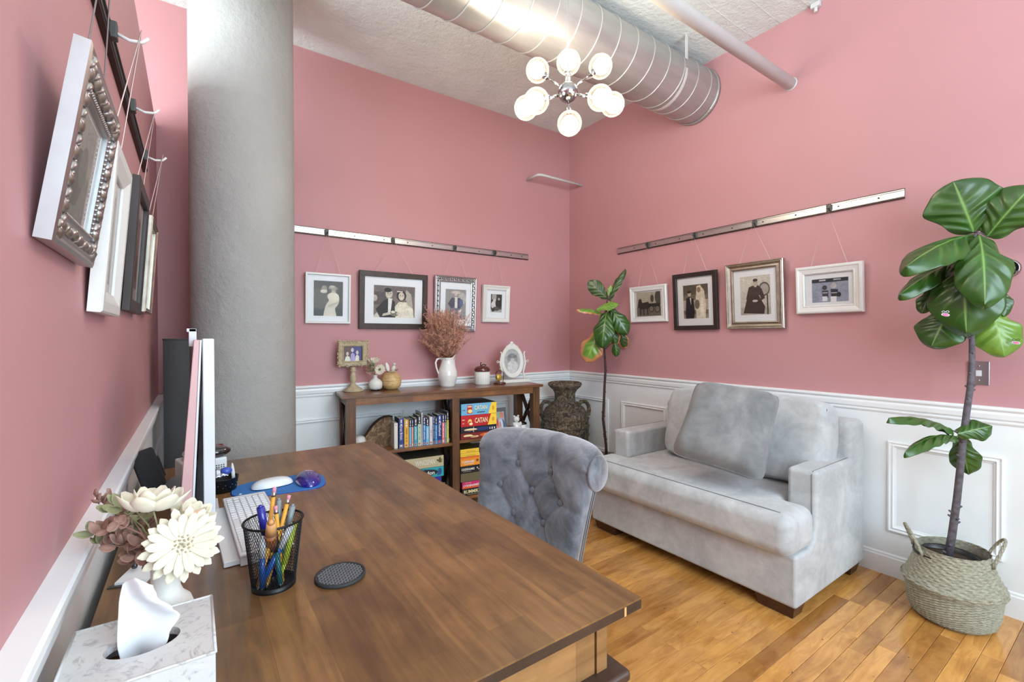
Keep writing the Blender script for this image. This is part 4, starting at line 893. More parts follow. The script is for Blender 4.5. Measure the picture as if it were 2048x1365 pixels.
# ============================================================ CONSOLE BOOKSHELF (local frame, turned slightly off the wall)
SL = Vector((-1.513, -.2585, 0)); SR = rad(-6.7); SM = Matrix.Translation(SL) @ Matrix.Rotation(SR, 4, 'Z'); ST = .915
def sl(x, y, z): return SM @ Vector((x, y, z))
t = thing('console_bookshelf', 'dark stained wooden console bookshelf with X-braced ends along the back wall', 'bookshelf', SL, SR)
g = G(); g.box((-.775, -.18, ST-.020), (.775, .18, ST)); g.build('top', 'shelf_wood', t, bevel=.002)
g = G(); g.box((-.686, -.165, .846), (.686, -.145, ST-.020)); g.build('apron', 'shelf_wood', t)
g = G(); g.box((-.686, .145, .846), (.686, .165, ST-.020)); g.build('apron', 'shelf_wood', t)
for sx in (-1, 1):
    g = G(); g.box((sx*.746 if sx < 0 else .722, -.11, .846), (-.722 if sx < 0 else .746, .11, ST-.020)); g.build('side_rail', 'shelf_leg_wood', t)
    g = G(); g.box((sx*.746 if sx < 0 else .722, -.11, .08), (-.722 if sx < 0 else .746, .11, .13)); g.build('side_rail', 'shelf_leg_wood', t)
    for sy in (-1, 1):
        x0 = -.746 if sx < 0 else .686; y0 = -.17 if sy < 0 else .11
        g = G(); g.box((x0, y0, 0), (x0+.060, y0+.060, ST-.020)); g.build('leg', 'shelf_leg_wood', t, bevel=.0015)
    for s_ in (1, -1):
        for za, zb in ((.13, .495), (.53, .846)):
            g = G(); g.beam((sx*.728, -.112*s_, za), (sx*.728, .112*s_, zb), .016, .026, (1, 0, 0)); g.build('cross_brace', 'dark_brace_wood', t)
    g = G(); g.box((-.746 if sx < 0 else .722, -.11, .495), (-.722 if sx < 0 else .746, .11, .522)); g.build('side_rail', 'shelf_leg_wood', t)
for sy in (-1, 1):
    y0 = -.17 if sy < 0 else .11
    g = G(); g.box((-.006, y0, 0), (.050, y0+.055, .846)); g.build('divider_post', 'shelf_leg_wood', t, bevel=.0015)
for s_ in (1, -1):
    for za, zb in ((.13, .495), (.53, .846)):
        g = G(); g.beam((.022, -.112*s_, za), (.022, .112*s_, zb), .016, .026, (1, 0, 0)); g.build('cross_brace', 'dark_brace_wood', t)
for nm, x0, x1, z1 in (('shelf', -.722, -.006, .520), ('shelf', .050, .722, .530), ('bottom_shelf', -.722, .722, .105)):
    g = G(); g.box((x0, -.165, z1-.020), (x1, .165, z1)); g.build(nm, 'shelf_wood', t, bevel=.001)
ZL, ZR, ZB = .5202, .5302, .1052
def sthing(name, label, cat, x, y, z, rz=0, group=None): return thing(name, label, cat, sl(x, y, z), SR+rz, group)
# ---- books on the upper left shelf: x0, x1, height, spine colour, top band, text, label
BK = [(-.424, -.398, .178, (222, 220, 212), None, '', 'plain cream spined booklet, leftmost of the upright books', 'd'),
      (-.390, -.357, .208, (44, 66, 140), (44, 66, 140), 'Great Britain', 'thick dark blue guide book with Great Britain spine', 'w'),
      (-.353, -.320, .196, (236, 176, 66), (226, 168, 60), '', 'orange yellow spined book beside the dark blue one', 'd'),
      (-.317, -.301, .196, (120, 186, 222), (26, 34, 60), 'x', 'narrow sky blue book with a dark top, left of the coral one', 'w'),
      (-.299, -.286, .196, (226, 150, 130), (28, 40, 84), '', 'slim coral pink spined book between two blue ones', 'w'),
      (-.283, -.256, .200, (54, 160, 184), (22, 26, 40), '', 'turquoise spined guide book with a black top', 'w'),
      (-.254, -.230, .216, (196, 214, 186), (30, 36, 40), '', 'pale green spined book', 'd'),
      (-.228, -.219, .236, (206, 208, 206), None, '', 'thin tall pale grey booklet left of the navy spine', 'd'),
      (-.217, -.196, .206, (70, 130, 196), (28, 44, 90), '', 'navy and blue spined book with a red picture at the foot', 'w'),
      (-.194, -.171, .190, (112, 190, 226), (28, 30, 44), '', 'light blue spined book with a black top near the lilac one', 'w'),
      (-.168, -.144, .200, (222, 214, 222), None, '', 'pale lilac white spined book', 'd'),
      (-.142, -.128, .206, (30, 86, 130), (26, 60, 110), '', 'dark teal blue spined book left of the mid blue one', 'w'),
      (-.126, -.108, .194, (60, 140, 206), (20, 30, 56), '', 'mid blue spined book beside the Thailand guide', 'w'),
      (-.106, -.074, .208, (26, 56, 132), (26, 56, 132), 'Thailand', 'thick dark blue guide book with Thailand spine', 'w'),
      (-.072, -.052, .210, (240, 124, 128), (28, 40, 90), '', 'coral red spined book right of the Thailand guide', 'w'),
      (-.050, -.037, .210, (92, 150, 150), (24, 26, 34), '', 'thin grey teal book second from the divider post', 'w'),
      (-.035, -.020, .230, (226, 214, 96), (24, 26, 34), '', 'slim yellow book, rightmost of the upright books', 'd')]
rbk = random.Random(4)
for x0, x1, h, c, top, tx, lb, tc in BK:
    w_ = x1-x0-.001; d_ = .128 if h < .22 else .15
    t = sthing('book', lb, 'book', (x0+x1)/2, -.128, ZL, 0, 'books on the upper left shelf')
    dk = tuple(int(v*.55) for v in c)
    sh = []
    if top: sh += [('r', .5, .86, 1, .28, top), ('r', .5, .90, .3, .12, (226, 226, 230)), ('r', .5, .78, .34, .06, (226, 226, 230))]
    if not tx:
        ink = (238, 236, 232) if tc == 'w' else dk
        for k in range(9): sh.append(('r', .5+rbk.uniform(-.05, .05), .22+k*.055, .30, .034 if rbk.random() > .2 else .01, ink))
    sh += [('r', .5, .06, 1, .12, tuple(min(255, int(v*.6+80)) for v in c)), ('e', .45, .07, .25, .03, (200, 80, 60) if rbk.random() > .5 else (236, 226, 190))]
    if lb.startswith('plain'): sh = [('e', .5, .9, .12, .012, (40, 40, 40))]
    g = G(); g.box((-w_/2+.0015, .0015, .002), (w_/2-.0015, d_-.002, h-.002)); g.build('pages', 'page_paper', t)
    g = G(); g.cur = lin(c if not top else (30, 36, 60)) if rbk.random() > .0 else None
    g.box((-w_/2, 0, 0), (-w_/2+.0013, d_, h)); g.box((w_/2-.0013, 0, 0), (w_/2, d_, h)); g.box((-w_/2, 0, 0), (w_/2, .0013, h)); g.build('cover', 'box_print', t)
    prints('spine_print', t, 0, 0, w_, h, -.0003, c, sh, 'box_print', .00008)
    if tx and tx != 'x': text(tx, t, 0, -.0022, h*.52, h*.5, w_*.55, 'text_white', True, bold=.01)
# ---- stone slab and small white pot left of the books
t = sthing('stone_slab', 'large rough brown stone slice with a dark rim beside the books', 'rock', -.470, -.02, ZL)
rs = random.Random(2); outl = [(-.150, 0), (-.146, .04), (-.128, .085), (-.10, .125), (-.068, .162), (-.03, .192), (.0, .205), (.038, .208)]; outl = outl+[(.06, .20), (.06, 0)]
g = G(); n_ = len(outl); g.add([(x, -.012, z) for x, z in outl]+[(x, .030, z) for x, z in outl], [tuple(range(n_)), tuple(range(2*n_-1, n_-1, -1))]+[(i, n_+i, n_+(i+1) % n_, (i+1) % n_) for i in range(n_)]); g.build('stone_face', 'slab_stone', t)
g = G(); g.tube([(x, .008, z+.001) for x, z in outl[:-1]], [.010+.004*rs.random() for _ in outl[:-1]], 7); g.build('dark_rind', 'slab_bark', t)
t = sthing('small_pot', 'small speckled white pot in the left corner of the upper shelf', 'pot', -.640, -.02, ZL)
G().lathe([(0, 0), (.03, 0), (.042, .02), (.044, .055), (.036, .082), (.022, .09), (0, .091)], 28).build('pot_body', 'matte_white_ceramic', t); G().lathe([(.045, .045), (.0462, .05), (.045, .055)], 28, cap=False).build('pot_band', 'beige_carved', t)
# ---- board games
def gamebox(name, label, x0, x1, z0, z1, side, shapes, txt=None, tmat='text_white', y=-.145, depth=.285, lid=None, group=None, tx=(.5, .5, .6, .4), rz=0, bold=.02):
    w_, h_ = x1-x0-.001, z1-z0-.0008
    t = sthing(name, label, 'board game', (x0+x1)/2, y, z0+.0002, rz, group)
    g = G(); g.cur = lin(side); g.box((-w_/2, .0002, 0), (w_/2, depth, h_*.985)); g.build('box_body', 'box_print', t, bevel=.0012)
    g = G(); g.cur = lin(lid or tuple(int(v*.35) for v in side)); g.box((-w_/2+.0005, .001, h_*.985), (w_/2-.0005, depth-.001, h_)); g.build('lid_top', 'box_print', t)
    prints('box_art', t, 0, .0006, w_-.002, h_-.0012, -.0003, side, shapes, 'box_print', .0001)
    if txt: text(txt, t, -w_/2+tx[0]*w_, -.0028, tx[1]*h_, tx[2]*w_, tx[3]*h_, tmat, bold=bold)
    return t
G1, G2, G3 = 'board games on the upper right shelf', 'board games on the lower right shelf', 'board games on the lower left shelf'
sun = [('e', .24, .40, .055, .26, (246, 214, 110)), ('e', .24, .30, .045, .16, (190, 60, 40)), ('e', .27, .22, .05, .12, (246, 232, 180))]
z = ZR
gamebox('board_game', 'dark red game box at the bottom of the stack on the upper right shelf', .067, .367, z, z+.047, (126, 26, 24), [('e', .2, .55, .13, .2, (240, 222, 170)), ('e', .38, .35, .12, .16, (230, 206, 150)), ('r', .28, .38, .3, .08, (150, 30, 26)), ('e', .72, .5, .2, .3, (216, 96, 40)), ('e', .74, .5, .1, .2, (244, 170, 70))], group=G1); z += .047
gamebox('board_game', 'black blue game box, second from the bottom on the upper right shelf', .067, .367, z, z+.047, (22, 24, 34), [('e', .6, .5, .2, .3, (30, 50, 110)), ('e', .27, .5, .18, .2, (238, 222, 176)), ('r', .35, .5, .012, .9, (238, 222, 176)), ('r', .27, .38, .3, .07, (170, 70, 40)), ('r', .88, .45, .16, .34, (222, 226, 220)), ('e', .84, .45, .02, .2, (22, 24, 34)), ('e', .91, .45, .02, .2, (22, 24, 34))], group=G1); z += .047
gamebox('board_game', 'red CATAN game box with a yellow end', .070, .368, z, z+.086, (196, 28, 34), [('p', [(.74, 0), (.80, .6), (.84, 1), (1, 1), (1, 0)], (250, 208, 60)), ('e', .90, .5, .035, .2, (222, 160, 40)), ('r', .06, .62, .07, .07, (240, 220, 200)), ('r', .06, .3, .05, .05, (240, 220, 200))]+sun, 'CATAN', 'text_cream', group=G1, tx=(.555, .5, .36, .46)); z += .086
gamebox('board_game', 'light blue CATAN game box with a yellow end, topmost of its stack', .072, .368, z, z+.088, (112, 178, 214), [('p', [(.76, 0), (.80, .5), (.86, 1), (1, 1), (1, 0)], (250, 210, 60)), ('e', .90, .5, .035, .2, (222, 160, 40)), ('r', .23, .5, .14, .74, (200, 40, 34)), ('r', .07, .45, .07, .06, (40, 60, 90)), ('r', .55, .20, .22, .09, (46, 74, 100)), ('e', .24, .34, .06, .16, (246, 222, 130)), ('r', .23, .74, .11, .12, (240, 210, 180))], 'CATAN', 'text_cream', group=G1, lid=(34, 34, 30), tx=(.54, .62, .36, .36))
z = ZB
gamebox('board_game', 'black RUMMIKUB game box at the bottom of the lower right stack', .078, .298, z, z+.052, (24, 22, 22), [('r', .4, .12, .4, .05, (200, 180, 130))], 'RUMMIKUB', 'text_cream', group=G2, tx=(.42, .56, .72, .5)); z += .052
gamebox('board_game', 'magenta and orange CODENAMES game box', .078, .240, z, z+.052, (206, 46, 110), [('r', .5, .2, 1, .4, (230, 90, 60)), ('r', .3, .85, .3, .06, (240, 180, 190))], 'CODENAMES', 'text_white', group=G2, tx=(.45, .45, .8, .32)); z += .052
gamebox('board_game', 'plain olive box in the lower right stack', .066, .226, z, z+.066, (106, 96, 68), [('r', .62, .5, .006, 1, (80, 72, 50))], group=G2, lid=(60, 54, 40)); z += .066
gamebox('board_game', 'black CODENAMES game box with white lettering', .064, .226, z, z+.054, (22, 20, 20), [('r', .34, .22, .4, .05, (170, 170, 170)), ('e', .86, .6, .03, .14, (200, 200, 200)), ('e', .92, .4, .02, .1, (200, 200, 200))], 'CODENAMES', 'text_white', group=G2, tx=(.38, .55, .66, .32)); z += .054
gamebox('board_game', 'orange CODENAMES game box', .064, .223, z, z+.070, (238, 148, 42), [('r', .5, .9, 1, .2, (236, 112, 40)), ('e', .88, .5, .07, .14, (120, 70, 40)), ('r', .45, .2, .5, .05, (250, 230, 200))], 'CODENAMES', 'text_white', group=G2, tx=(.40, .45, .64, .24)); z += .070
for k, lb in enumerate(('lower yellow box of the two above the orange game', 'topmost yellow box of the lower right stack')):
    gamebox('board_game', lb, .064, .221, z, z+.029, (246, 200, 60), [('r', .5, .5, .9, .06, (200, 150, 30)), ('r', .55, .25, .5, .08, (150, 110, 30))], group=G2); z += .029
zz = ZB
for h_, c_, lb in ((.10, (60, 34, 40), 'dark maroon box at the bottom of the row behind the chair back'), (.085, (40, 40, 52), 'black box in the stack behind the orange game'), (.042, (60, 130, 206), 'blue box in the stack behind the orange game'), (.09, (150, 30, 56), 'dark red box topmost beside the yellow boxes')):
    gamebox('board_game', lb, .232 if zz > .21 else .305, .42, zz, zz+h_, c_, [('e', .14, .5, .07, .25, (226, 200, 206)), ('r', .6, .5, .4, .2, tuple(min(255, v+60) for v in c_))], y=-.06, depth=.2, group=G2); zz += h_
z = ZB
for h_, c_, tx_, lb, sh in ((.060, (40, 44, 60), None, 'black box under the game stack, lowest on the left', []),
        (.068, (54, 38, 34), None, 'dark brown framed box low in the left game stack', [('r', .97, .5, .02, .96, (190, 180, 170)), ('r', .5, .97, 1, .04, (190, 180, 170))]),
        (.050, (54, 44, 150), None, 'blue and white game box low in the left game stack', [('e', .6, .5, .22, .5, (200, 210, 230)), ('e', .5, .2, .16, .3, (26, 24, 50)), ('r', .2, .5, .4, 1, (30, 40, 80))]),
        (.0735, (40, 168, 178), 'London', 'teal and navy game box lettered London', [('p', [(0, 0), (0, 1), (.35, 1), (.7, .75), (.82, .3), (.5, .05)], (24, 60, 92)), ('e', .55, .5, .30, .34, (20, 26, 40)), ('e', .9, .5, .05, .36, (36, 84, 140)), ('e', .86, .3, .03, .2, (40, 90, 150)), ('r', .3, .85, .4, .1, (60, 120, 150))]),
        (.080, (196, 186, 150), 'WINGSPAN', 'beige WINGSPAN game box with a small green bird', [('e', .08, .5, .035, .14, (170, 158, 122)), ('p', [(.82, .62), (.86, .58), (.88, .78), (.92, .9), (.93, .68), (.985, .62), (.93, .55), (.97, .42), (.90, .32), (.86, .46), (.82, .56)], (92, 86, 40)), ('e', .84, .6, .02, .07, (40, 38, 26))])):
    top_ = lb.startswith('beige')
    gamebox('board_game', lb, -.358 if h_ > .07 else -.30, -.066 if h_ > .07 else (-.084 if h_ == .05 else -.055), z, z+h_, c_, sh, tx_, 'text_white', group=G3, tx=(.52, .52, .50, .46) if top_ else (.55, .48, .42, .4), bold=0 if top_ else .02); z += h_
# ---- glass-framed picture and ceramic figures, right upper shelf
t = sthing('photo_stand', 'clear upright frame with a colourful print beside the CATAN boxes', 'picture frame', .490, .03, ZR, rad(6)); t.rotation_euler[0] = rad(-8)
g = G(); g.box((-.068, 0, 0), (.068, .006, .185)); g.build('backing', 'grey_plastic', t, bevel=.001)
prints('print', t, -.006, .012, .100, .140, -.0006, (196, 190, 206), [('e', .75, .8, .2, .2, (236, 150, 110)), ('e', .45, .8, .2, .18, (176, 186, 164)), ('p', [(.1, 0), (.1, .5), (.35, .6), (.5, .3), (.4, 0)], (226, 150, 130)), ('p', [(.5, .5), (.7, .55), (.9, .2), (.8, .0), (.6, .1)], (230, 226, 230)), ('p', [(.8, .6), (1, .4), (1, 0), (.85, .1)], (80, 120, 150)), ('e', .3, .4, .07, .25, (200, 90, 80)), ('e', .6, .25, .05, .2, (220, 130, 120))])
G().add([(-.068, -.003, 0), (.068, -.003, 0), (.068, -.003, .185), (-.068, -.003, .185)], [(0, 1, 2, 3)]).build('glass', 'picture_glass', t)
t = sthing('bear_figurine', 'white ceramic bear jar on the upper right shelf', 'figurine', .604, -.03, ZR)
G().lathe([(0, 0), (.034, 0), (.037, .01), (.036, .035), (.030, .05), (.026, .065), (0, .07)], 28).build('body', 'white_ceramic', t)
g = G(); g.ell((0, -.004, .092), (.027, .025, .026), 20, 14); g.ell((0, -.028, .088), (.010, .009, .008), 12, 8); hd = g.build('head', 'white_ceramic', t)
for s_ in (-1, 1):
    G().ell((s_*.019, 0, .117), (.009, .006, .009), 12, 8).build('ear', 'white_ceramic', t); G().ell((s_*.03, -.018, .055), (.012, .014, .018), 12, 8).build('arm', 'white_ceramic', t)
for s_ in (-1, 1): G().ell((s_*.009, -.0285, .098), .0022, 8, 6).build('eye', 'black_glaze', hd)
t = sthing('lidded_jar', 'small white jar with a bronze lid beside the bear', 'jar', .668, -.03, ZR)
G().lathe([(0, 0), (.028, 0), (.031, .004), (.031, .045), (0, .046)], 28).build('jar_body', 'white_ceramic', t); G().lathe([(.032, .046), (.032, .056), (.020, .064), (.006, .068), (.008, .076), (0, .079)], 28).build('jar_lid', 'dark_bronze', t)
# ---- ornaments on top
t = sthing('pedestal_frame', 'carved beige photo frame on a turned pedestal, left end of the console', 'photo frame', -.662, .085, ST, rad(5))
g = G(); g.lathe([(0, 0), (.068, 0), (.070, .006), (.062, .012), (.058, .020), (.035, .034), (.024, .042), (.020, .050), (.016, .060), (.0235, .085), (.024, .100), (.017, .130), (.015, .138), (.022, .146), (.022, .152), (.016, .158), (.021, .166), (.012, .174)], 36); g.build('pedestal', 'beige_carved', t)
g = G(); g.M = Matrix.Translation((0, 0, .172)); W_, H_ = .222, .195
g.ring(W_, H_, [(0.008, -.012), (0.008, 0), (.014, .008), (.036, .006), (.040, .012), (.046, .008), (.046, 0)])
g.add([(-W_/2+.01, .010, .01), (W_/2-.01, .010, .01), (W_/2-.01, .010, H_-.01), (-W_/2+.01, .010, H_-.01)], [(0, 1, 2, 3)]); fr = g.build('frame', 'beige_carved', t)
g = G(); rr_ = random.Random(9)
def scroll(x, z, r_, ph, s_=1): g.tube([(x+r_*(1-k/16)*cos(ph+s_*k*.45), -.008, z+r_*(1-k/16)*sin(ph+s_*k*.45)) for k in range(15)], [.0042*(1-k/24) for k in range(15)], 6)
for k in range(8):
    x = -W_/2+.014+(W_-.028)*k/7
    for z_ in (.172+.016, .172+H_-.016): scroll(x, z_, .015, rr_.uniform(0, 6), 1 if k % 2 else -1)
for k in range(7):
    z_ = .172+.014+(H_-.028)*k/6
    for x in (-W_/2+.016, W_/2-.016): scroll(x, z_, .014, rr_.uniform(0, 6), 1 if k % 2 else -1)
o = g.build('carved_scroll', 'beige_carved', t); o['kind'] = 'stuff'
prints('photograph', t, 0, .172+.046, W_-.092, H_-.092, -.0012, (84, 70, 100), [('r', .75, .6, .5, .8, (74, 70, 130)), ('r', .2, .5, .4, 1, (96, 76, 70)), ('p', [(.05, 0), (.1, .28), (.2, .36), (.32, .28), (.38, 0)], (220, 220, 206)), ('e', .20, .5, .07, .13, (206, 190, 180)), ('p', [(.36, 0), (.38, .45), (.48, .6), (.58, .45), (.62, 0)], (170, 160, 206)), ('e', .46, .76, .075, .15, (210, 196, 206)), ('p', [(.62, 0), (.62, .3), (.72, .45), (.82, .3), (.82, 0)], (226, 220, 214)), ('e', .72, .58, .07, .13, (214, 196, 190)), ('r', .97, .5, .06, 1, (40, 36, 40))])
def bud(parent, c, R_, kind):
    if kind == 'daisy': return daisy(parent, c, Vector((-.5, -.8, .35)), R_, 15, 'ivory_petal', 'white_bloom', 1, 'sage_green', .2, .16)
    return rose(parent, c, Vector((-.1, -.3, .9)), R_, 'cream_bloom')
t = sthing('bud_vase', 'small round white vase with a black foot and two artificial flowers', 'vase', -.512, .060, ST)
G().lathe([(0, .010), (.040, .010), (.047, .022), (.050, .042), (.047, .062), (.034, .078), (.018, .088), (.013, .094), (.014, .112), (.010, .112), (0, .10)], 32).build('vase_body', 'matte_white_ceramic', t)
G().lathe([(0, 0), (.030, 0), (.041, .0098), (0, .0099)], 32).build('black_foot', 'black_glaze', t)
bud(t, Vector((.028, -.03, .152)), .040, 'daisy'); bud(t, Vector((-.008, .01, .205)), .045, 'rose')
for k in range(7):
    g = G(); c_ = Vector((random.uniform(-.055, .0), random.uniform(-.02, .02), random.uniform(.13, .19)))
    for j in range(6): petal(g, c_, Vector((random.uniform(-1, .4), random.uniform(-.6, .6), random.uniform(-.4, 1))), Vector((0, -.7, .7)), .024, .008, .3, .4, 3, 3)
    g.tube([c_, (0, 0, .10)], .001, 5); g.build('foliage_sprig', ('rose_brown_leaf', 'sage_green')[k % 2], t, solid=.0006)
t = sthing('carved_round_box', 'round carved pale wooden box behind the small white vase', 'box', -.392, .085, ST)
G().lathe([(0, 0), (.040, 0), (.060, .012), (.072, .035), (.074, .058), (.0735, .064)], 40).build('box_bowl', 'carved_box_wood', t)
g = G(); g.lathe([(.0745, .065), (.0755, .068), (.0745, .071), (.070, .090), (.056, .112), (.034, .126), (0, .130)], 40); g.build('box_lid', 'carved_box_wood', t)
t = sthing('bird_ornament', 'small pale bird and wing ornament on the carved round box', 'ornament', -.392, .085, ST+.129)
g = G(); g.ell((.018, 0, .026), (.016, .014, .024), 16, 12, Matrix.Rotation(.3, 3, 'Y')); g.ell((.024, 0, .056), .011, 12, 8); g.build('bird', 'cream_ceramic', t)
g = G(); g.ell((-.026, .004, .036), (.014, .006, .034), 14, 12, Matrix.Rotation(-.25, 3, 'Y')); g.build('wing', 'matte_white_ceramic', t)
g = G(); g.lathe([(0, 0), (.034, 0), (.03, .006), (0, .008)], 20); g.build('base', 'beige_carved', t)
g = G()
for k in range(5): petal(g, Vector((.04, 0, .006)), Vector((cos(k), sin(k), .6)), Vector((0, 0, 1)), .022, .007, .2, .3, 3, 3)
g.build('leaf_cluster', 'rose_brown_leaf', t, solid=.0006)
# pitcher
t = sthing('pitcher', 'white ceramic pitcher in the middle of the console top', 'pitcher', .042, .060, ST)
PP = [(0, 0), (.046, 0), (.050, .004), (.056, .03), (.064, .06), (.068, .088), (.066, .115), (.056, .150), (.046, .18), (.043, .20), (.046, .222)]
def pf(u, v):
    i = v*(len(PP)-1); k = min(int(i), len(PP)-2); f_ = i-k; r_ = PP[k][0]*(1-f_)+PP[k+1][0]*f_; z_ = PP[k][1]*(1-f_)+PP[k+1][1]*f_; a = 2*pi*u
    up = max(0, (z_-.15)/.072); r_ *= 1.1*(1+.35*up*max(0, cos(a))**6); return (r_*cos(a), r_*sin(a), z_+.034*up*max(0, cos(a))**3*1.0+.004*up)
g = G(); g.sheet(pf, 40, 30); g.build('pitcher_body', 'white_ceramic', t, solid=.003)
g = G(); g.tube([(-.040, 0, .205), (-.060, 0, .222), (-.085, 0, .215), (-.098, 0, .190), (-.092, 0, .150), (-.078, 0, .11), (-.064, 0, .082)], [.007, .0075, .0075, .0075, .007, .0065, .006], 12); g.build('handle', 'white_ceramic', t)
t = sthing('dried_bouquet', 'bushy spray of dusty pink dried stems in the white pitcher', 'dried flowers', .042, .060, ST+.12)
rd = random.Random(11); gs = G(); gb = G()
for k in range(150):
    a = rd.uniform(0, 2*pi); sp = rd.random()**.45; H_ = .52-.26*sp*rd.random()-.06*rd.random(); 
    if k < 4: sp = 1; H_ = .24; a = pi+rd.uniform(-.3, .3)
    ex, ey = sp*.215*cos(a)-.018, min(.10, sp*.16*sin(a)); b0 = Vector((rd.uniform(-.02, .02), rd.uniform(-.02, .02), 0)); e = Vector((ex, ey, H_)); m_ = b0*.4+e*.5+Vector((-ex*.12, -ey*.12, .03))
    P_ = lambda f_: b0*(1-f_)**2+m_*2*f_*(1-f_)+e*f_*f_
    gs.tube([P_(j/7) for j in range(8)], [.0013*(1-j/12) for j in range(8)], 3, cap=False)
    for j in range(24):
        f_ = .38+.62*j/24; p = P_(f_); d = Vector((rd.uniform(-1, 1), rd.uniform(-1, 1), rd.uniform(.1, 1.1))).normalized()*(.034*(1.25-f_)+.010)
        gb.tube([p, p+d*.6, p+d+Vector((0, 0, .004))], [.0010, .0015, .0008], 3, cap=False)
        for q in range(2):
            c_ = p+d*(.35+.5*q); d2 = Vector((rd.uniform(-1, 1), rd.uniform(-1, 1), rd.uniform(-.2, 1))).normalized()*.011; gb.tube([c_, c_+d2], [.0017, .0010], 3, cap=False)
o = gs.build('stems', 'dried_stem', t); o['kind'] = 'stuff'; o = gb.build('sprigs', 'dried_sprig', t); o['kind'] = 'stuff'
# canister
t = sthing('ribbed_canister', 'white ribbed canister with a glossy dark red-brown lid', 'canister', .345, .075, ST)
G().lathe([(0, 0), (.060, 0), (.063, .004), (.063, .102), (.058, .105), (0, .105)], 96, wob=lambda a, z: 1+(.022*cos(24*a) if .003 < z < .1025 else 0)).build('canister_body', 'matte_white_ceramic', t)
g = G(); g.lathe([(.064, .106), (.067, .112), (.066, .124), (.052, .142), (.028, .150), (0, .152)], 40); ld = g.build('canister_lid', 'brown_glaze', t)
g = G(); g.tube([(-.012, 0, .150), (-.014, 0, .168), (-.008, 0, .180)], .004, 8); g.tube([(-.004, 0, .152), (.006, 0, .162), (.022, 0, .160), (.036, -.004, .154)], .004, 8); g.build('twig_knob', 'dark_bronze', ld)
# bell jar
t = sthing('bell_jar', 'small glass dome with a tiny clock on a round brown base', 'glass dome', .490, .045, ST)
G().lathe([(0, 0), (.050, 0), (.053, .005), (.050, .012), (.040, .015), (0, .016)], 36).build('base', 'brown_glaze', t)
G().lathe([(.033, .016), (.033, .075), (.030, .092), (.020, .106), (.008, .112), (.0, .113)], 32, cap=False).build('glass_dome', 'picture_glass', t)
g = G(); g.cyl((0, 0, .016), .004, .02, 10); g.M = Matrix.Translation((-.004, 0, .050)) @ Matrix.Rotation(rad(90), 4, 'X'); g.lathe([(0, -.005), (.026, -.005), (.028, 0), (.026, .005), (0, .005)], 28); ck = g.build('clock_disc', 'gold_paint', t)
G().lathe([(0, 0), (.003, .001), (.006, .008), (.004, .014), (0, .017)], 12, (0, 0, .113)).build('finial', 'gold_paint', t)
# oval tilting frame
t = sthing('oval_frame', 'white oval swing frame with a portrait, right end of the console', 'photo frame', .640, .090, ST, rad(4))
g = G(); g.box((-.150, -.036, .006), (.150, .034, .026)); g.box((-.158, -.042, 0), (.158, .040, .009)); g.build('base', 'matte_white_ceramic', t, bevel=.003)
g = G()
for k in range(22): g.ell((-.125+k*.012, -.0365, .017), .0022, 6, 4)
o = g.build('bead_row', 'matte_white_ceramic', t); o['kind'] = 'stuff'
for s_ in (-1, 1):
    g = G(); g.tube([(s_*.118, 0, .022), (s_*.116, 0, .05), (s_*.104, 0, .085), (s_*.114, 0, .115), (s_*.124, 0, .16), (s_*.120, 0, .20), (s_*.112, 0, .245), (s_*.122, 0, .262)], [.013, .009, .0075, .009, .010, .008, .006, .005], 10); g.build('upright', 'matte_white_ceramic', t)
    g = G(); g.tube([(s_*.126, 0, .178), (s_*.140, 0, .178)], .003, 8); g.tube([(s_*(.149)+.009*cos(a), 0, .178+.009*sin(a)) for a in [2*pi*k/16 for k in range(16)]], .0026, 6, closed=True); g.build('swing_knob', 'matte_white_ceramic', t)
o2 = bpy.data.objects.new('oval', None)
bpy.data.objects.remove(o2)
ea, eb, ez = .112, .142, .178
g = G(); g.M = Matrix.Rotation(rad(-4), 4, 'X')
prof = [(1, 0), (1.0, .009), (.95, .015), (.90, .012), (.83, .014), (.76, .011), (.70, .006), (.70, 0)]
nn = 48; vs = []
for s_, y_ in prof:
    for k in range(nn):
        a = 2*pi*k/nn; vs.append((ea*s_*cos(a), -y_, ez+eb*s_*sin(a)))
g.add(vs, [(i*nn+k, i*nn+(k+1) % nn, (i+1)*nn+(k+1) % nn, (i+1)*nn+k) for i in range(len(prof)-1) for k in range(nn)], True)
g.add([(ea*cos(2*pi*k/nn), .004, ez+eb*sin(2*pi*k/nn)) for k in range(nn)], [tuple(range(nn))])
for a_, r_ in ((0, .017), (-.022, .012), (.022, .012), (-.04, .010), (.04, .010), (-.056, .008), (.056, .008)): g.ell((a_, -.006, ez+eb+.006-abs(a_)*.45+(.006 if a_ == 0 else 0)), (r_, .007, r_), 12, 8)
of_ = g.build('oval_surround', 'matte_white_ceramic', t)
g = G(); g.M = Matrix.Rotation(rad(-4), 4, 'X')
def oval(cx, cz, rx_, rz_, y_, col, n_=28): g.add([(cx+rx_*cos(2*pi*k/n_), y_, cz+rz_*sin(2*pi*k/n_)) for k in range(n_)], [tuple(range(n_))], col=lin(col))
oval(0, ez, ea*.71, eb*.71, -.0045, (176, 178, 178)); oval(0, ez+.02, .055, .05, -.0048, (150, 152, 152)); oval(0, ez-.045, .052, .052, -.0051, (206, 206, 204)); oval(0, ez+.005, .020, .027, -.0054, (196, 194, 190)); oval(0, ez+.042, .045, .015, -.0057, (120, 122, 122)); oval(0, ez+.050, .022, .018, -.0060, (132, 134, 134))
g.build('portrait', 'photo_print', of_)
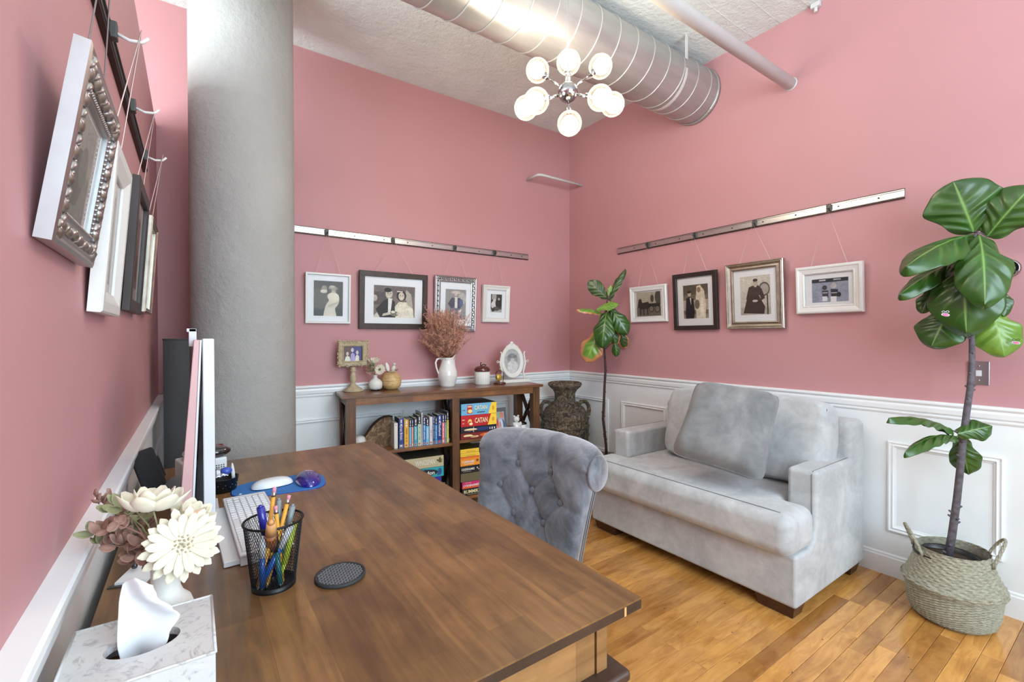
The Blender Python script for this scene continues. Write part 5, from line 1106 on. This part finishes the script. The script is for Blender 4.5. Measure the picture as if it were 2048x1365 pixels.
# ============================================================ LOVESEAT
SY0, SY1 = -2.478, -1.190            # near and far ends
t = thing('loveseat', 'wide pale grey suede armchair sofa against the right wall', 'sofa', (-.46, (SY0+SY1)/2, 0))
oy = (SY0+SY1)/2; ox = -.46
def L_(x, y, z): return (x-ox, y-oy, z)
g = G(); g.box(L_(-.878, SY0, .060), L_(-.07, SY1, .300)); b = g.build('base', 'sofa_suede', t, bevel=.016, seg=3)
for y0, y1, s_ in ((SY0, SY0+.135, -1), (SY1-.135, SY1, 1)):
    g = G(); g.M = Matrix(((1, 0, 0, -ox), (0, 0, 1, -oy), (0, 1, 0, 0), (0, 0, 0, 1)))
    pa, pb_ = (y0-.001, y1) if s_ < 0 else (y0, y1+.001)
    g.prism([(-.805, .061), (-.805, .262), (-.735, .298), (-.690, .335), (-.668, .40), (-.668, .650), (-.10, .650), (-.10, .061)], pa, pb_); g.build('arm', 'sofa_suede', t, bevel=.022, seg=5)
    g = G(); yy = y0+.004 if s_ < 0 else y1-.004
    ye = (y0+.022 if s_ < 0 else y1-.022)
    g.tube([L_(-.6695, ye, .315), L_(-.6695, ye, .632), L_(-.655, ye, .6495), L_(-.13, ye, .6505)], .0017, 5); g.build('arm_seam', 'seam_thread', t)
g = G(); g.box(L_(-.245, SY0+.004, .292), L_(-.042, SY1-.125, .842)); g.build('back_frame', 'sofa_suede', t, bevel=.035, seg=5)
# T-shaped seat cushion
e1, e2 = SY0-.012, SY1+.012
pl = [(-.948, e1+.01), (-.948, e2-.01), (-.672, e2-.01), (-.672, SY1-.140), (-.26, SY1-.140), (-.26, SY0+.140), (-.672, SY0+.140), (-.672, e1+.01)]
g = G(); g.prism([(x-ox, y-oy) for x, y in pl][::-1], .296, .492)
sc = g.build('seat_cushion', 'sofa_suede', t, bevel=.058, seg=6)
g = G(); g.tube([L_(-.900, e1+.07+(e2-e1-.14)*k/20, .493) for k in range(21)], .0016, 5); g.build('cushion_seam', 'seam_thread', t)
for m_ in sc.modifiers: m_.angle_limit = rad(30)
g = G(); M_ = Matrix.Rotation(rad(13), 3, 'Y')
g.sq(L_(-.325, -1.930, .715), (.21, 1.00, .47), (3.2, 9, 7), 22, M_, .016, 3); bc = g.build('back_cushion', 'sofa_suede', t)
g = G(); 
g.tube([L_(-.405+.01*(k/14)+.035*(k/14)**2, -2.405+.010*sin(k/14*pi), .56+.355*k/14) for k in range(15)], .0018, 5); g.build('cushion_seam', 'seam_thread', t)
for x, y in ((-.805, SY0+.105), (-.805, SY1-.105), (-.14, SY0+.105), (-.14, SY1-.105)):
    g = G(); pz = [(-.060, -.092), (.060, -.092), (.060, .092), (-.060, .092)]
    cx_, cy_ = x-ox, y-oy
    vs = [(cx_+a*.72, cy_+b_*.85, 0) for a, b_ in pz]+[(cx_+a, cy_+b_, .064) for a, b_ in pz]
    g.add(vs, [(3, 2, 1, 0), (4, 5, 6, 7)]+[(k, (k+1) % 4, 4+(k+1) % 4, 4+k) for k in range(4)]); g.build('leg', 'sofa_leg_wood', t, bevel=.002)
# throw pillow
t = thing('throw_pillow', 'large square grey throw pillow leaning against the back cushion', 'pillow', (-.545, -1.835, .478))
c = Vector((-.545, -1.835, .478))
TL, TR, BR, BL = [unproj(px, py, d) for px, py, d in ((1393, 764, 2.735), (1562, 792, 2.50), (1527, 966, 2.29), (1341, 908, 2.53))]
def pil(sgn):
    def f(u, v):
        a, b_ = u*2-1, v*2-1; rs_ = (abs(a)**9+abs(b_)**9)**(1/9) or 1; q_ = max(abs(a), abs(b_))/rs_*1.015; uu, vv = .5+a*q_/2, .5+b_*q_/2
        p = (BL*(1-uu)+BR*uu)*(1-vv)+(TL*(1-uu)+TR*uu)*vv
        n_ = ((BR-BL).cross(TL-BL)).normalized(); ctr = (TL+TR+BR+BL)/4
        pin = 1-.06*((1-a*a)*abs(b_)**6+(1-b_*b_)*abs(a)**6); p = ctr+(p-ctr)*pin
        th = .115*(max(0, 1-a**4)*max(0, 1-b_**4))**.45
        th += (.014*noise.noise(Vector((u*5, v*4, 2+sgn)))+.004*sin(14*a+9*b_)*max(0, abs(a*b_)-.15))*(1-max(abs(a), abs(b_))**8)
        return p+n_*th*sgn-c
    return f
g = G(); g.sheet(pil(1), 34, 34); g.sheet(pil(-1), 34, 34, flip=True); pb = g.build('pillow_body', 'pillow_suede', t)
n_ = 34; g = G(); f = pil(1); ed = [f(k/n_, 0) for k in range(n_)]+[f(1, k/n_) for k in range(n_)]+[f(1-k/n_, 1) for k in range(n_)]+[f(0, 1-k/n_) for k in range(n_)]
g.tube(ed, .0035, 6, closed=True); g.build('edge_seam', 'pillow_suede', t)
# ============================================================ TUFTED CHAIR
CL = Vector((-2.040, -2.035, 0)); t = thing('tufted_chair', 'grey velvet button-tufted rolled-back chair pushed under the desk', 'chair', CL, rad(-78))
S0, RR, LEAN, Z0 = .42, .060, rad(11), .44
btn = [(-.30, .365), (.30, .365), (-.58, .275), (0, .275), (.58, .275), (-.30, .175), (.30, .175), (-.58, .075), (0, .075), (.58, .075)]
def hw(s): return .240+.045*min(1, s/S0)**1.5
def segd(p, a, b_):
    d = (b_[0]-a[0], b_[1]-a[1]); L2 = d[0]**2+d[1]**2; q = max(0, min(1, ((p[0]-a[0])*d[0]+(p[1]-a[1])*d[1])/L2)); return sqrt((p[0]-a[0]-d[0]*q)**2+(p[1]-a[1]-d[1]*q)**2)
bm_ = [(a*.30, b_) for a, b_ in btn]; crs = []
for i in range(len(bm_)):
    for j in range(i+1, len(bm_)):
        if abs(bm_[i][1]-bm_[j][1]) > .02 and sqrt((bm_[i][0]-bm_[j][0])**2+(bm_[i][1]-bm_[j][1])**2) < .15: crs.append((bm_[i], bm_[j]))
crs += [((-.09, .365), (-.10, .56)), ((.09, .365), (.10, .56)), ((-.174, .275), (-.34, .29)), ((.174, .275), (.34, .27)), ((-.174, .275), (-.19, .5)), ((.174, .275), (.20, .5))][:4]
def tuft(u, s):
    p = (u*.30, s); dc = min(segd(p, a, b_) for a, b_ in crs); db = min(sqrt((p[0]-a)**2+(p[1]-b_)**2) for a, b_ in bm_)
    fd = 1 if s < .38 else max(.25, 1-(s-.38)*9); h = .016-.0115*fd*math.exp(-(dc/.016)**1.2); h -= .012*math.exp(-(db/.020)**2)
    return h+.0015*noise.noise(Vector((u*6, s*22, 5)))
def chair_front(u_, v):
    u = u_*2-1; u = (1 if u > 0 else -1)*(1-(1-abs(u))**1.25) ; tot = S0+RR*rad(235); s = v*tot
    ed = max(0, 1-abs(u)**7)**.5; barrel = -.065*u*u
    th = .040
    if s <= S0:
        y = s*sin(LEAN)+barrel-(th-.04)-ed*(.045)-tuft(u, s)*ed*min(1, s/.03+.3); z_ = Z0+s*cos(LEAN)-.026*u*u*(s/S0); x = u*hw(s)
    else:
        ph = (s-S0)/RR; r_ = (RR+.012*abs(u)**3)*(.03+.97*ed**.7); fold = 0
        h = tuft(u, s) if ph < 1.6 else tuft(u, S0+RR*1.6)
        cy_ = S0*sin(LEAN)+barrel+.017; cz_ = Z0+S0*cos(LEAN)-.026*u*u
        y = cy_-(r_+h*ed)*cos(ph); z_ = cz_+(r_+h*ed)*sin(ph); x = u*(hw(S0)+.008*sin(min(pi, ph)))
    return (x, y, z_)
g = G(); g.sheet(chair_front, 96, 92); g.build('tufted_back', 'grey_velvet', t)
def chair_back(u_, v):
    u = u_*2-1; u = (1 if u > 0 else -1)*(1-(1-abs(u))**1.25); s = v*(S0-.0); ed = max(0, 1-abs(u)**7)**.5
    return (u*hw(s), s*sin(LEAN)-.065*u*u+.042*ed, Z0+s*cos(LEAN)-.02*u*u*v)
g = G(); g.sheet(chair_back, 60, 20, flip=True); g.build('outer_back', 'grey_velvet', t)
for a, b_ in btn:
    p = chair_front(.5+.5*(1 if a > 0 else -1)*(1-(1-abs(a))**(1/1.25)) if a else .5, b_/(S0+RR*rad(235)))
    g = G(); g.ell((p[0], p[1]-.006, p[2]), (.0135, .008, .0135), 16, 10); g.build('button', 'velvet_button', t)
for s_ in (-1, 1):
    G().ell((s_*(hw(S0)-.006), S0*sin(LEAN)-.065+.017, Z0+S0*cos(LEAN)-.026), (.018 if s_ > 0 else .006, .060 if s_ > 0 else .045, .062 if s_ > 0 else .045), 20, 14).build('roll_end', 'grey_velvet', t)
    g = G()
    for o_ in (0, .012): g.tube([(s_*(hw(q)+.002), q*sin(LEAN)-.050+o_, Z0+q*cos(LEAN)) for q in [S0*.9*k/10 for k in range(11)]], .0026, 6)
    g.build('piping', 'seam_thread', t)
g = G(); g.sq((0, -.27, .42), (.49, .50, .13), (8, 8, 5), 14); g.build('seat', 'grey_velvet', t)
g = G(); g.box((-.22, -.48, .30), (.22, .0, .36)); g.build('seat_frame', 'grey_velvet', t, bevel=.01)
for sx in (-1, 1):
    for yy in (-.46, -.01):
        g = G(); g.lathe([(.012, 0), (.021, .30)], 14, (sx*.19, yy, 0)); g.build('leg', 'sofa_leg_wood', t)
# ============================================================ CARVED URN
UR = Vector((-.335, -.305, 0)); t = thing('carved_urn', 'large dark carved stone urn with two loop handles in the room corner', 'urn', UR)
UP = [(0, 0), (.13, 0), (.135, .02), (.125, .04), (.15, .12), (.185, .24), (.207, .38), (.214, .50), (.210, .545), (.214, .56), (.205, .60), (.175, .655), (.125, .695), (.098, .712), (.092, .74), (.093, .79), (.108, .820), (.142, .850), (.152, .867), (.150, .884), (.134, .892), (.112, .880), (.085, .84), (0, .80)]
g = G(); g.lathe(UP, 72, wob=lambda a, z: 1+.018*noise.noise(Vector((cos(a)*5, sin(a)*5, z*16)))+.010*noise.noise(Vector((cos(a)*14, sin(a)*14, z*50)))); g.build('urn_body', 'carved_stone', t)
for zz, rr in ((.50, .215), (.57, .212), (.70, .118), (.42, .212)):
    g = G(); g.tube([(rr*cos(2*pi*k/60), rr*sin(2*pi*k/60), zz+.004*sin(k*1.7)) for k in range(60)], .008, 7, closed=True); g.build('carved_band', 'carved_stone', t)
for s_ in (-1, 1):
    an = rad(-33); ca, sa = cos(an)*s_, sin(an)*s_
    pts = [(.105, .665), (.150, .712), (.190, .712), (.214, .680), (.220, .635), (.206, .590)]
    g = G(); g.tube([(r_*ca, r_*sa, z_) for r_, z_ in pts], [.020, .020, .019, .018, .020, .024], 12); g.build('handle', 'carved_stone', t)
# ============================================================ FIDDLE LEAF FIGS AND BASKETS
def basket(name, label, loc, rad_, H_, tilt, handles):
    t = thing(name, label, 'basket', loc); ks = rad_/.175
    prof = []; 
    P_ = [(.120, 0), (.146, .02), (.160, .06), (.166, .11), (.170, .150), (.181, .166), (.185, .176), (.180, .186), (.168, .205), (.153, .24), (.139, .28), (.131, .31), (.128, .335)]
    n_ = 64; NN = 96
    def ev(f_):
        L = [0]; 
        for a, b_ in zip(P_, P_[1:]): L.append(L[-1]+sqrt((a[0]-b_[0])**2+(a[1]-b_[1])**2))
        q = f_*L[-1]; k = max(i for i in range(len(L)-1) if L[i] <= q+1e-9); w_ = (q-L[k])/(L[k+1]-L[k]); return [P_[k][i]*(1-w_)+P_[k+1][i]*w_ for i in (0, 1)]
    g = G(); vs = []
    for j in range(n_+1):
        r_, z_ = ev(j/n_)
        for k in range(NN):
            a = 2*pi*k/NN; low = j/n_ < .52
            wv = .0022*(1 if (k//2+j//1) % 2 else -1) if low else .0024*(1 if ((k+j)//2) % 2 else -1)*(1 if ((k-j)//2) % 2 else .3)
            rr = (r_+wv)*ks; zz = z_*H_/.335
            if j > n_*.55: zz += tilt*(rr*cos(a-2.2))
            vs.append((rr*cos(a), rr*sin(a), zz))
    g.add(vs, [(j*NN+k, j*NN+(k+1) % NN, (j+1)*NN+(k+1) % NN, (j+1)*NN+k) for j in range(n_) for k in range(NN)]+[tuple(range(NN-1, -1, -1))], False)
    g.build('woven_body', 'seagrass', t)
    g = G(); rt = .128*ks; zt = H_
    inner = [((.128-.004)*ks, H_), (.124*ks, H_-.03), (.150*ks, H_*.55), (.150*ks, .1), (.12*ks, .01)]
    g.lathe([(r_, z_) for r_, z_ in inner], 48, cap=False); g.build('woven_lining', 'seagrass', t)
    for sgn, an in zip((0, 1), handles):
        for ph in (0, 1, 2):
            g = G(); pts = []
            for k in range(41):
                f_ = k/40; a = an+(f_-.5)*.95; up = sin(pi*f_); r_ = (rt+.012+.030*up); zz = zt-.035+.115*up**.8
                tw = 26*f_+ph*2.09; pts.append((r_*cos(a)+.0035*cos(tw)*cos(a), r_*sin(a)+.0035*cos(tw)*sin(a), zz+.0035*sin(tw)))
            g.tube(pts, .0038, 6); 
            if ph == 0: hd_ = g.build('handle', 'seagrass', t)
            else: g.build('rope_strand', 'seagrass', hd_)
    return t
B1 = Vector((-.245, -2.868, 0)); B2 = Vector((-.235, -.735, 0))
basket('belly_basket', 'woven seagrass belly basket with rope handles on the floor right of the sofa', B1, .172, .325, -.06, (rad(118), rad(-72)))
basket('belly_basket', 'woven basket mostly hidden in the corner between urn and sofa', B2, .165, .30, 0, (rad(150), rad(-40)))
def leaf(parent, b, tp, wd, nrm, droop=.06, cup=.1, tone=0, brown=0, k=1, name='leaf', waist=.2, edge=.5):
    b, tp = Vector(b), Vector(tp); d = tp-b; L = d.length; dn = d.normalized(); nn = (nrm-dn*nrm.dot(dn)).normalized(); sd = dn.cross(nn); rl = random.Random(int(L*1e5)+k*13)
    ph = rl.uniform(0, 6)
    g0, g1 = ((34, 66, 20), (58, 96, 30)) if tone == 0 else (((84, 124, 40), (126, 158, 60)) if tone == 1 else ((40, 62, 26), (70, 92, 40)))
    vein = (150, 186, 104) if tone != 2 else (104, 124, 62)
    def prof(u): return (sin(pi*min(1, max(0, .03+.97*u))**.82)**.6)*(.60+.52*u-waist*math.exp(-((u-.28)/.16)**2))
    def f(u, v):
        a = v*2-1; w_ = wd/2*prof(u)*(1+.045*sin(u*17+ph+a)); c_ = b+dn*(L*u)+nn*(droop*L*4*u*(1-u)*.5-droop*L*u*u*.6)
        cor = .0030*cos(2*pi*(u*5.2-abs(a)*1.3))*min(1, abs(a)*3)*(L/.25)*max(0, 1-(u/.9)**4)
        rim = .05*wd*edge*sin(u*15+ph)*abs(a)**3
        return c_+sd*(a*w_)+nn*(cor-cup*wd*(a*a)-.010*(L/.25)*math.exp(-(a/.06)**2)*0+rim)
    def col(u, v):
        a = abs(v*2-1); q = (u*5.2-a*1.3) % 1
        n_ = noise.noise(Vector((u*4+k, v*4, ph)))*.5+.5; c = [g0[i]*(1-n_)+g1[i]*n_ for i in range(3)]
        vv = 0
        vv = .75*math.exp(-(a/(.045*(1.5-u)))**2); q = min(q, 1-q); vv = max(vv, .34*math.exp(-(q/.06)**2)*(1-a**3)*max(0, 1-(u/.92)**6))
        c = [c[i]*(1-vv)+vein[i]*vv for i in range(3)]
        if brown and (a > .80-brown*.25 or u > .94-brown*.15): c = [174+30*n_, 118+20*n_, 84]
        return lin(c)
    g = G(); g.sheet(f, 60, 36, True, col); o = g.build(name, 'fig_leaf', parent, solid=.0012); return o
def fig(t, org, leaves, d0, trunk, tr_, bark, origin_nodes, cam_n):
    g = G(); g.tube([Vector(p)-org for p in trunk], tr_, 12); tk = g.build('trunk', bark, t)
    rk = random.Random(8)
    for k in range(26):
        i = rk.randrange(len(trunk)-1); p = Vector(trunk[i]).lerp(Vector(trunk[i+1]), rk.random())-org; a = rk.uniform(0, 6.28); r_ = tr_[i]
        G().tube([p+Vector((cos(a), sin(a), 0))*r_*.6, p+Vector((cos(a), sin(a), .3))*r_*1.5], [r_*.5, r_*.25], 6).build('leaf_scar', bark, tk)
    for k, (b_, tp, w_, db, dt, dr, cp, tone, br, nx) in enumerate(leaves):
        bw = unproj(*b_, d0+db)-org; tw = unproj(*tp, d0+dt)-org
        nn = (cam_n+Vector(nx)).normalized()
        leaf(t, bw, tw, w_, nn, dr, cp, tone, br, k)
        i = min(range(len(trunk)), key=lambda q: (Vector(trunk[q])-org-bw-Vector((0, 0, -.03))).length); tp_ = Vector(trunk[i])-org
        if (tp_-bw).length < .16: G().tube([tp_, (tp_+bw)/2+Vector((0, 0, .006)), bw], [.0035, .003, .0025], 6).build('petiole', bark, t)
T1 = Vector((-.25, -2.85, .07))
t = thing('fiddle_leaf_fig', 'tall fiddle leaf fig with large glossy leaves by the right edge', 'plant', T1)
g = G(); g.lathe([(.085, -.05), (.108, .16), (.116, .215), (.120, .218), (.118, .224), (.110, .222), (.106, .18)], 40, cap=False); g.build('nursery_pot', 'black_plastic', t)
g = G(); g.lathe([(0, .210), (.05, .211), (.108, .203), (.107, .17)], 36, wob=lambda a, z: 1+.02*sin(a*9)); g.build('soil', 'soil', t)
trunk1 = [(-.25, -2.850, .24), (-.25, -2.868, .38), (-.25, -2.884, .55), (-.25, -2.895, .70), (-.25, -2.905, .85), (-.25, -2.916, .97), (-.25, -2.925, 1.06), (-.25, -2.931, 1.17), (-.25, -2.930, 1.30), (-.25, -2.928, 1.45), (-.25, -2.930, 1.62), (-.25, -2.940, 1.76)]
camn = (CAM-Vector((-.25, -2.9, 1.5))).normalized()
big = [  # base px, tip px, width m, depth offsets base/tip, droop, cup, tone, brown, normal tilt
    ((1948, 466), (1908, 364), .32, .02, .00, .10, .05, 0, 0, (0, 0, .25)),
    ((1974, 474), (2062, 372), .24, -.02, -.16, .10, .10, 0, 0, (0, .0, .3)),
    ((1958, 470), (1814, 520), .225, .0, -.10, .12, .18, 0, 0, (0, .2, .7)),
    ((1933, 516), (1798, 582), .15, .04, .02, .1, .2, 0, 0, (0, .3, .9)),
    ((1866, 575), (1843, 625), .09, .06, .06, .1, .1, 0, 0, (0, 0, .3)),
    ((1974, 570), (2008, 632), .12, .0, -.06, .1, .1, 0, 0, (0, 0, .3)),
    ((1905, 612), (1862, 692), .23, .05, .06, .10, .12, 0, 0, (.0, .2, .1)),
    ((1978, 612), (2012, 712), .195, -.02, -.08, .14, .14, 1, 0, (0, -.2, .15)),
    ((1932, 512), (1930, 657), .30, -.03, -.13, .22, .12, 0, 0, (0, .1, .25)),
    ((1958, 470), (1973, 596), .215, -.08, -.24, .20, .16, 0, 0, (0, -.1, .35)),
    ((1906, 862), (1781, 826), .085, -.02, -.12, .10, .30, 0, 0, (0, .2, 2.6)),
    ((1913, 874), (1811, 892), .085, -.02, -.14, .14, .30, 0, 0, (0, .2, 2.6)),
    ((1915, 868), (1986, 852), .115, -.02, -.05, .05, .15, 0, 0, (0, -.1, .5)),
    ((1921, 876), (1938, 953), .135, .02, .04, .10, .12, 0, 0, (0, 0, .2)),
]
fig(t, T1, big, 2.06, trunk1, [.0165, .015, .014, .0135, .013, .0125, .012, .011, .010, .009, .007, .004], 'bark_grey', None, camn)
lf = [o for o in t.children if o.name.startswith('leaf') and 'scar' not in o.name]
def sticker(px, py, d):
    p = unproj(px, py, d); 
    s = thing('leaf_sticker', 'lips and glasses sticker on the %s leaf of the tall fig' % ('big front' if px < 1950 else 'lower right'), 'sticker', p, atan2(camn.x, -camn.y)*1.0)
    g = G(); g.M = Matrix.Rotation(rad(12), 4, 'Y')
    g.cur = lin((216, 120, 164)); k_ = 16; g.add([(.011*cos(2*pi*i/k_), -.0006, .0045*sin(2*pi*i/k_)*(1-.25*cos(4*pi*i/k_))) for i in range(k_)], [tuple(range(k_))]); 
    g.cur = lin((236, 236, 240)); g.add([(.013*cos(2*pi*i/k_), 0, .0062*sin(2*pi*i/k_)) for i in range(k_)], [tuple(range(k_))]); g.build('lips', 'photo_print', s)
    g = G(); 
    for s_ in (-1, 1): g.tube([(s_*.006+.0048*cos(2*pi*i/14), 0, .0125+.0035*sin(2*pi*i/14)) for i in range(14)], .0009, 5, closed=True)
    g.build('glasses', 'white_plastic' if px < 1950 else 'black_plastic', s)
sticker(1891, 630, 1.885); sticker(2032, 686, 1.955)
T2 = Vector((-.25, -.73, .05))
t = thing('fiddle_leaf_fig', 'smaller fiddle leaf fig with some browned leaves in the room corner', 'plant', T2)
g = G(); g.lathe([(.08, -.03), (.10, .17), (.112, .222), (.108, .222), (.10, .18)], 36, cap=False); g.build('nursery_pot', 'black_plastic', t)
g = G(); g.lathe([(0, .20), (.05, .202), (.101, .192), (.10, .17)], 32, wob=lambda a, z: 1+.02*sin(a*9)); g.build('soil', 'soil', t)
trunk2 = [(-.25, -.735, .24), (-.25, -.728, .38), (-.25, -.708, .52), (-.25, -.694, .60), (-.25, -.705, .76), (-.25, -.712, .89), (-.25, -.723, 1.02), (-.25, -.711, 1.19), (-.25, -.722, 1.36), (-.25, -.735, 1.52), (-.25, -.744, 1.63)]
sm = [((1214.6, 597), (1177, 562), .155, .02, .05, .05, .05, 2, 0, (0, 0, .1)),
    ((1217, 601), (1249, 537), .085, .02, .0, .08, .25, 2, 0, (.0, .4, .3)),
    ((1216, 592), (1222, 571), .045, -.02, -.02, .05, .1, 1, 0, (0, 0, 0)),
    ((1207, 629), (1155, 616), .095, .0, -.05, .12, .2, 1, .2, (0, .2, 1.3)),
    ((1224, 650), (1231, 692), .125, .06, .05, .1, .1, 0, .2, (0, 0, .1)),
    ((1240, 660), (1252, 698), .110, .08, .1, .1, .1, 2, .2, (0, 0, .1)),
    ((1230, 683), (1233, 714), .085, .06, .06, .1, .1, 0, 0, (0, 0, .1)),
    ((1200, 662), (1171, 724), .235, .02, .0, .12, .10, 1, .55, (0, .1, .1)),
    ((1221, 618), (1256, 668), .175, -.02, -.08, .15, .12, 0, 0, (0, -.2, .2)),
    ((1213, 624), (1204, 692), .205, -.04, -.14, .2, .12, 0, 0, (0, .1, .2)),
    ((1193, 620), (1236, 607), .105, -.06, -.10, .05, .05, 1, 0, (0, 0, .8)),
]
fig(t, T2, sm, 3.85, trunk2, [.0115, .011, .011, .011, .0105, .010, .010, .009, .008, .006, .004], 'bark_dark', None, (CAM-Vector((-.25, -.7, 1.4))).normalized())
# ============================================================ WALL PLATES
t = thing('wall_jack_plate', 'stainless wall plate with a white jack above the chair rail', 'wall plate', (-.001, -2.912, 1.12), rad(-90))
g = G(); g.box((-.037, -.006, -.057), (.037, 0, .057)); g.build('plate', 'stainless', t, bevel=.003)
g = G(); g.box((-.010, -.0085, -.014), (.010, -.006, .014)); g.build('jack', 'white_plastic', t, bevel=.001)
for z_ in (-.034, .034):
    g = G(); g.M = Matrix.Translation((0, 0, z_)) @ Matrix.Rotation(rad(90), 4, 'X'); g.cyl((0, 0, .006), .0045, .0015, 12); g.build('screw', 'chrome', t)
t = thing('thermostat', 'round chrome thermostat with dark glass behind the tall fig', 'thermostat', (-.001, -3.006, 1.61), rad(-90))
g = G(); g.M = Matrix.Rotation(rad(90), 4, 'X'); g.lathe([(.043, 0), (.043, .006), (.040, .020), (.035, .024), (.034, .022)], 40, cap=False); g.lathe([(.043, 0), (0, 0)], 40); g.build('ring', 'chrome', t)
g = G(); g.M = Matrix.Rotation(rad(90), 4, 'X'); g.lathe([(.034, .022), (.02, .0245), (0, .025)], 32); g.build('glass_face', 'gloss_black', t)
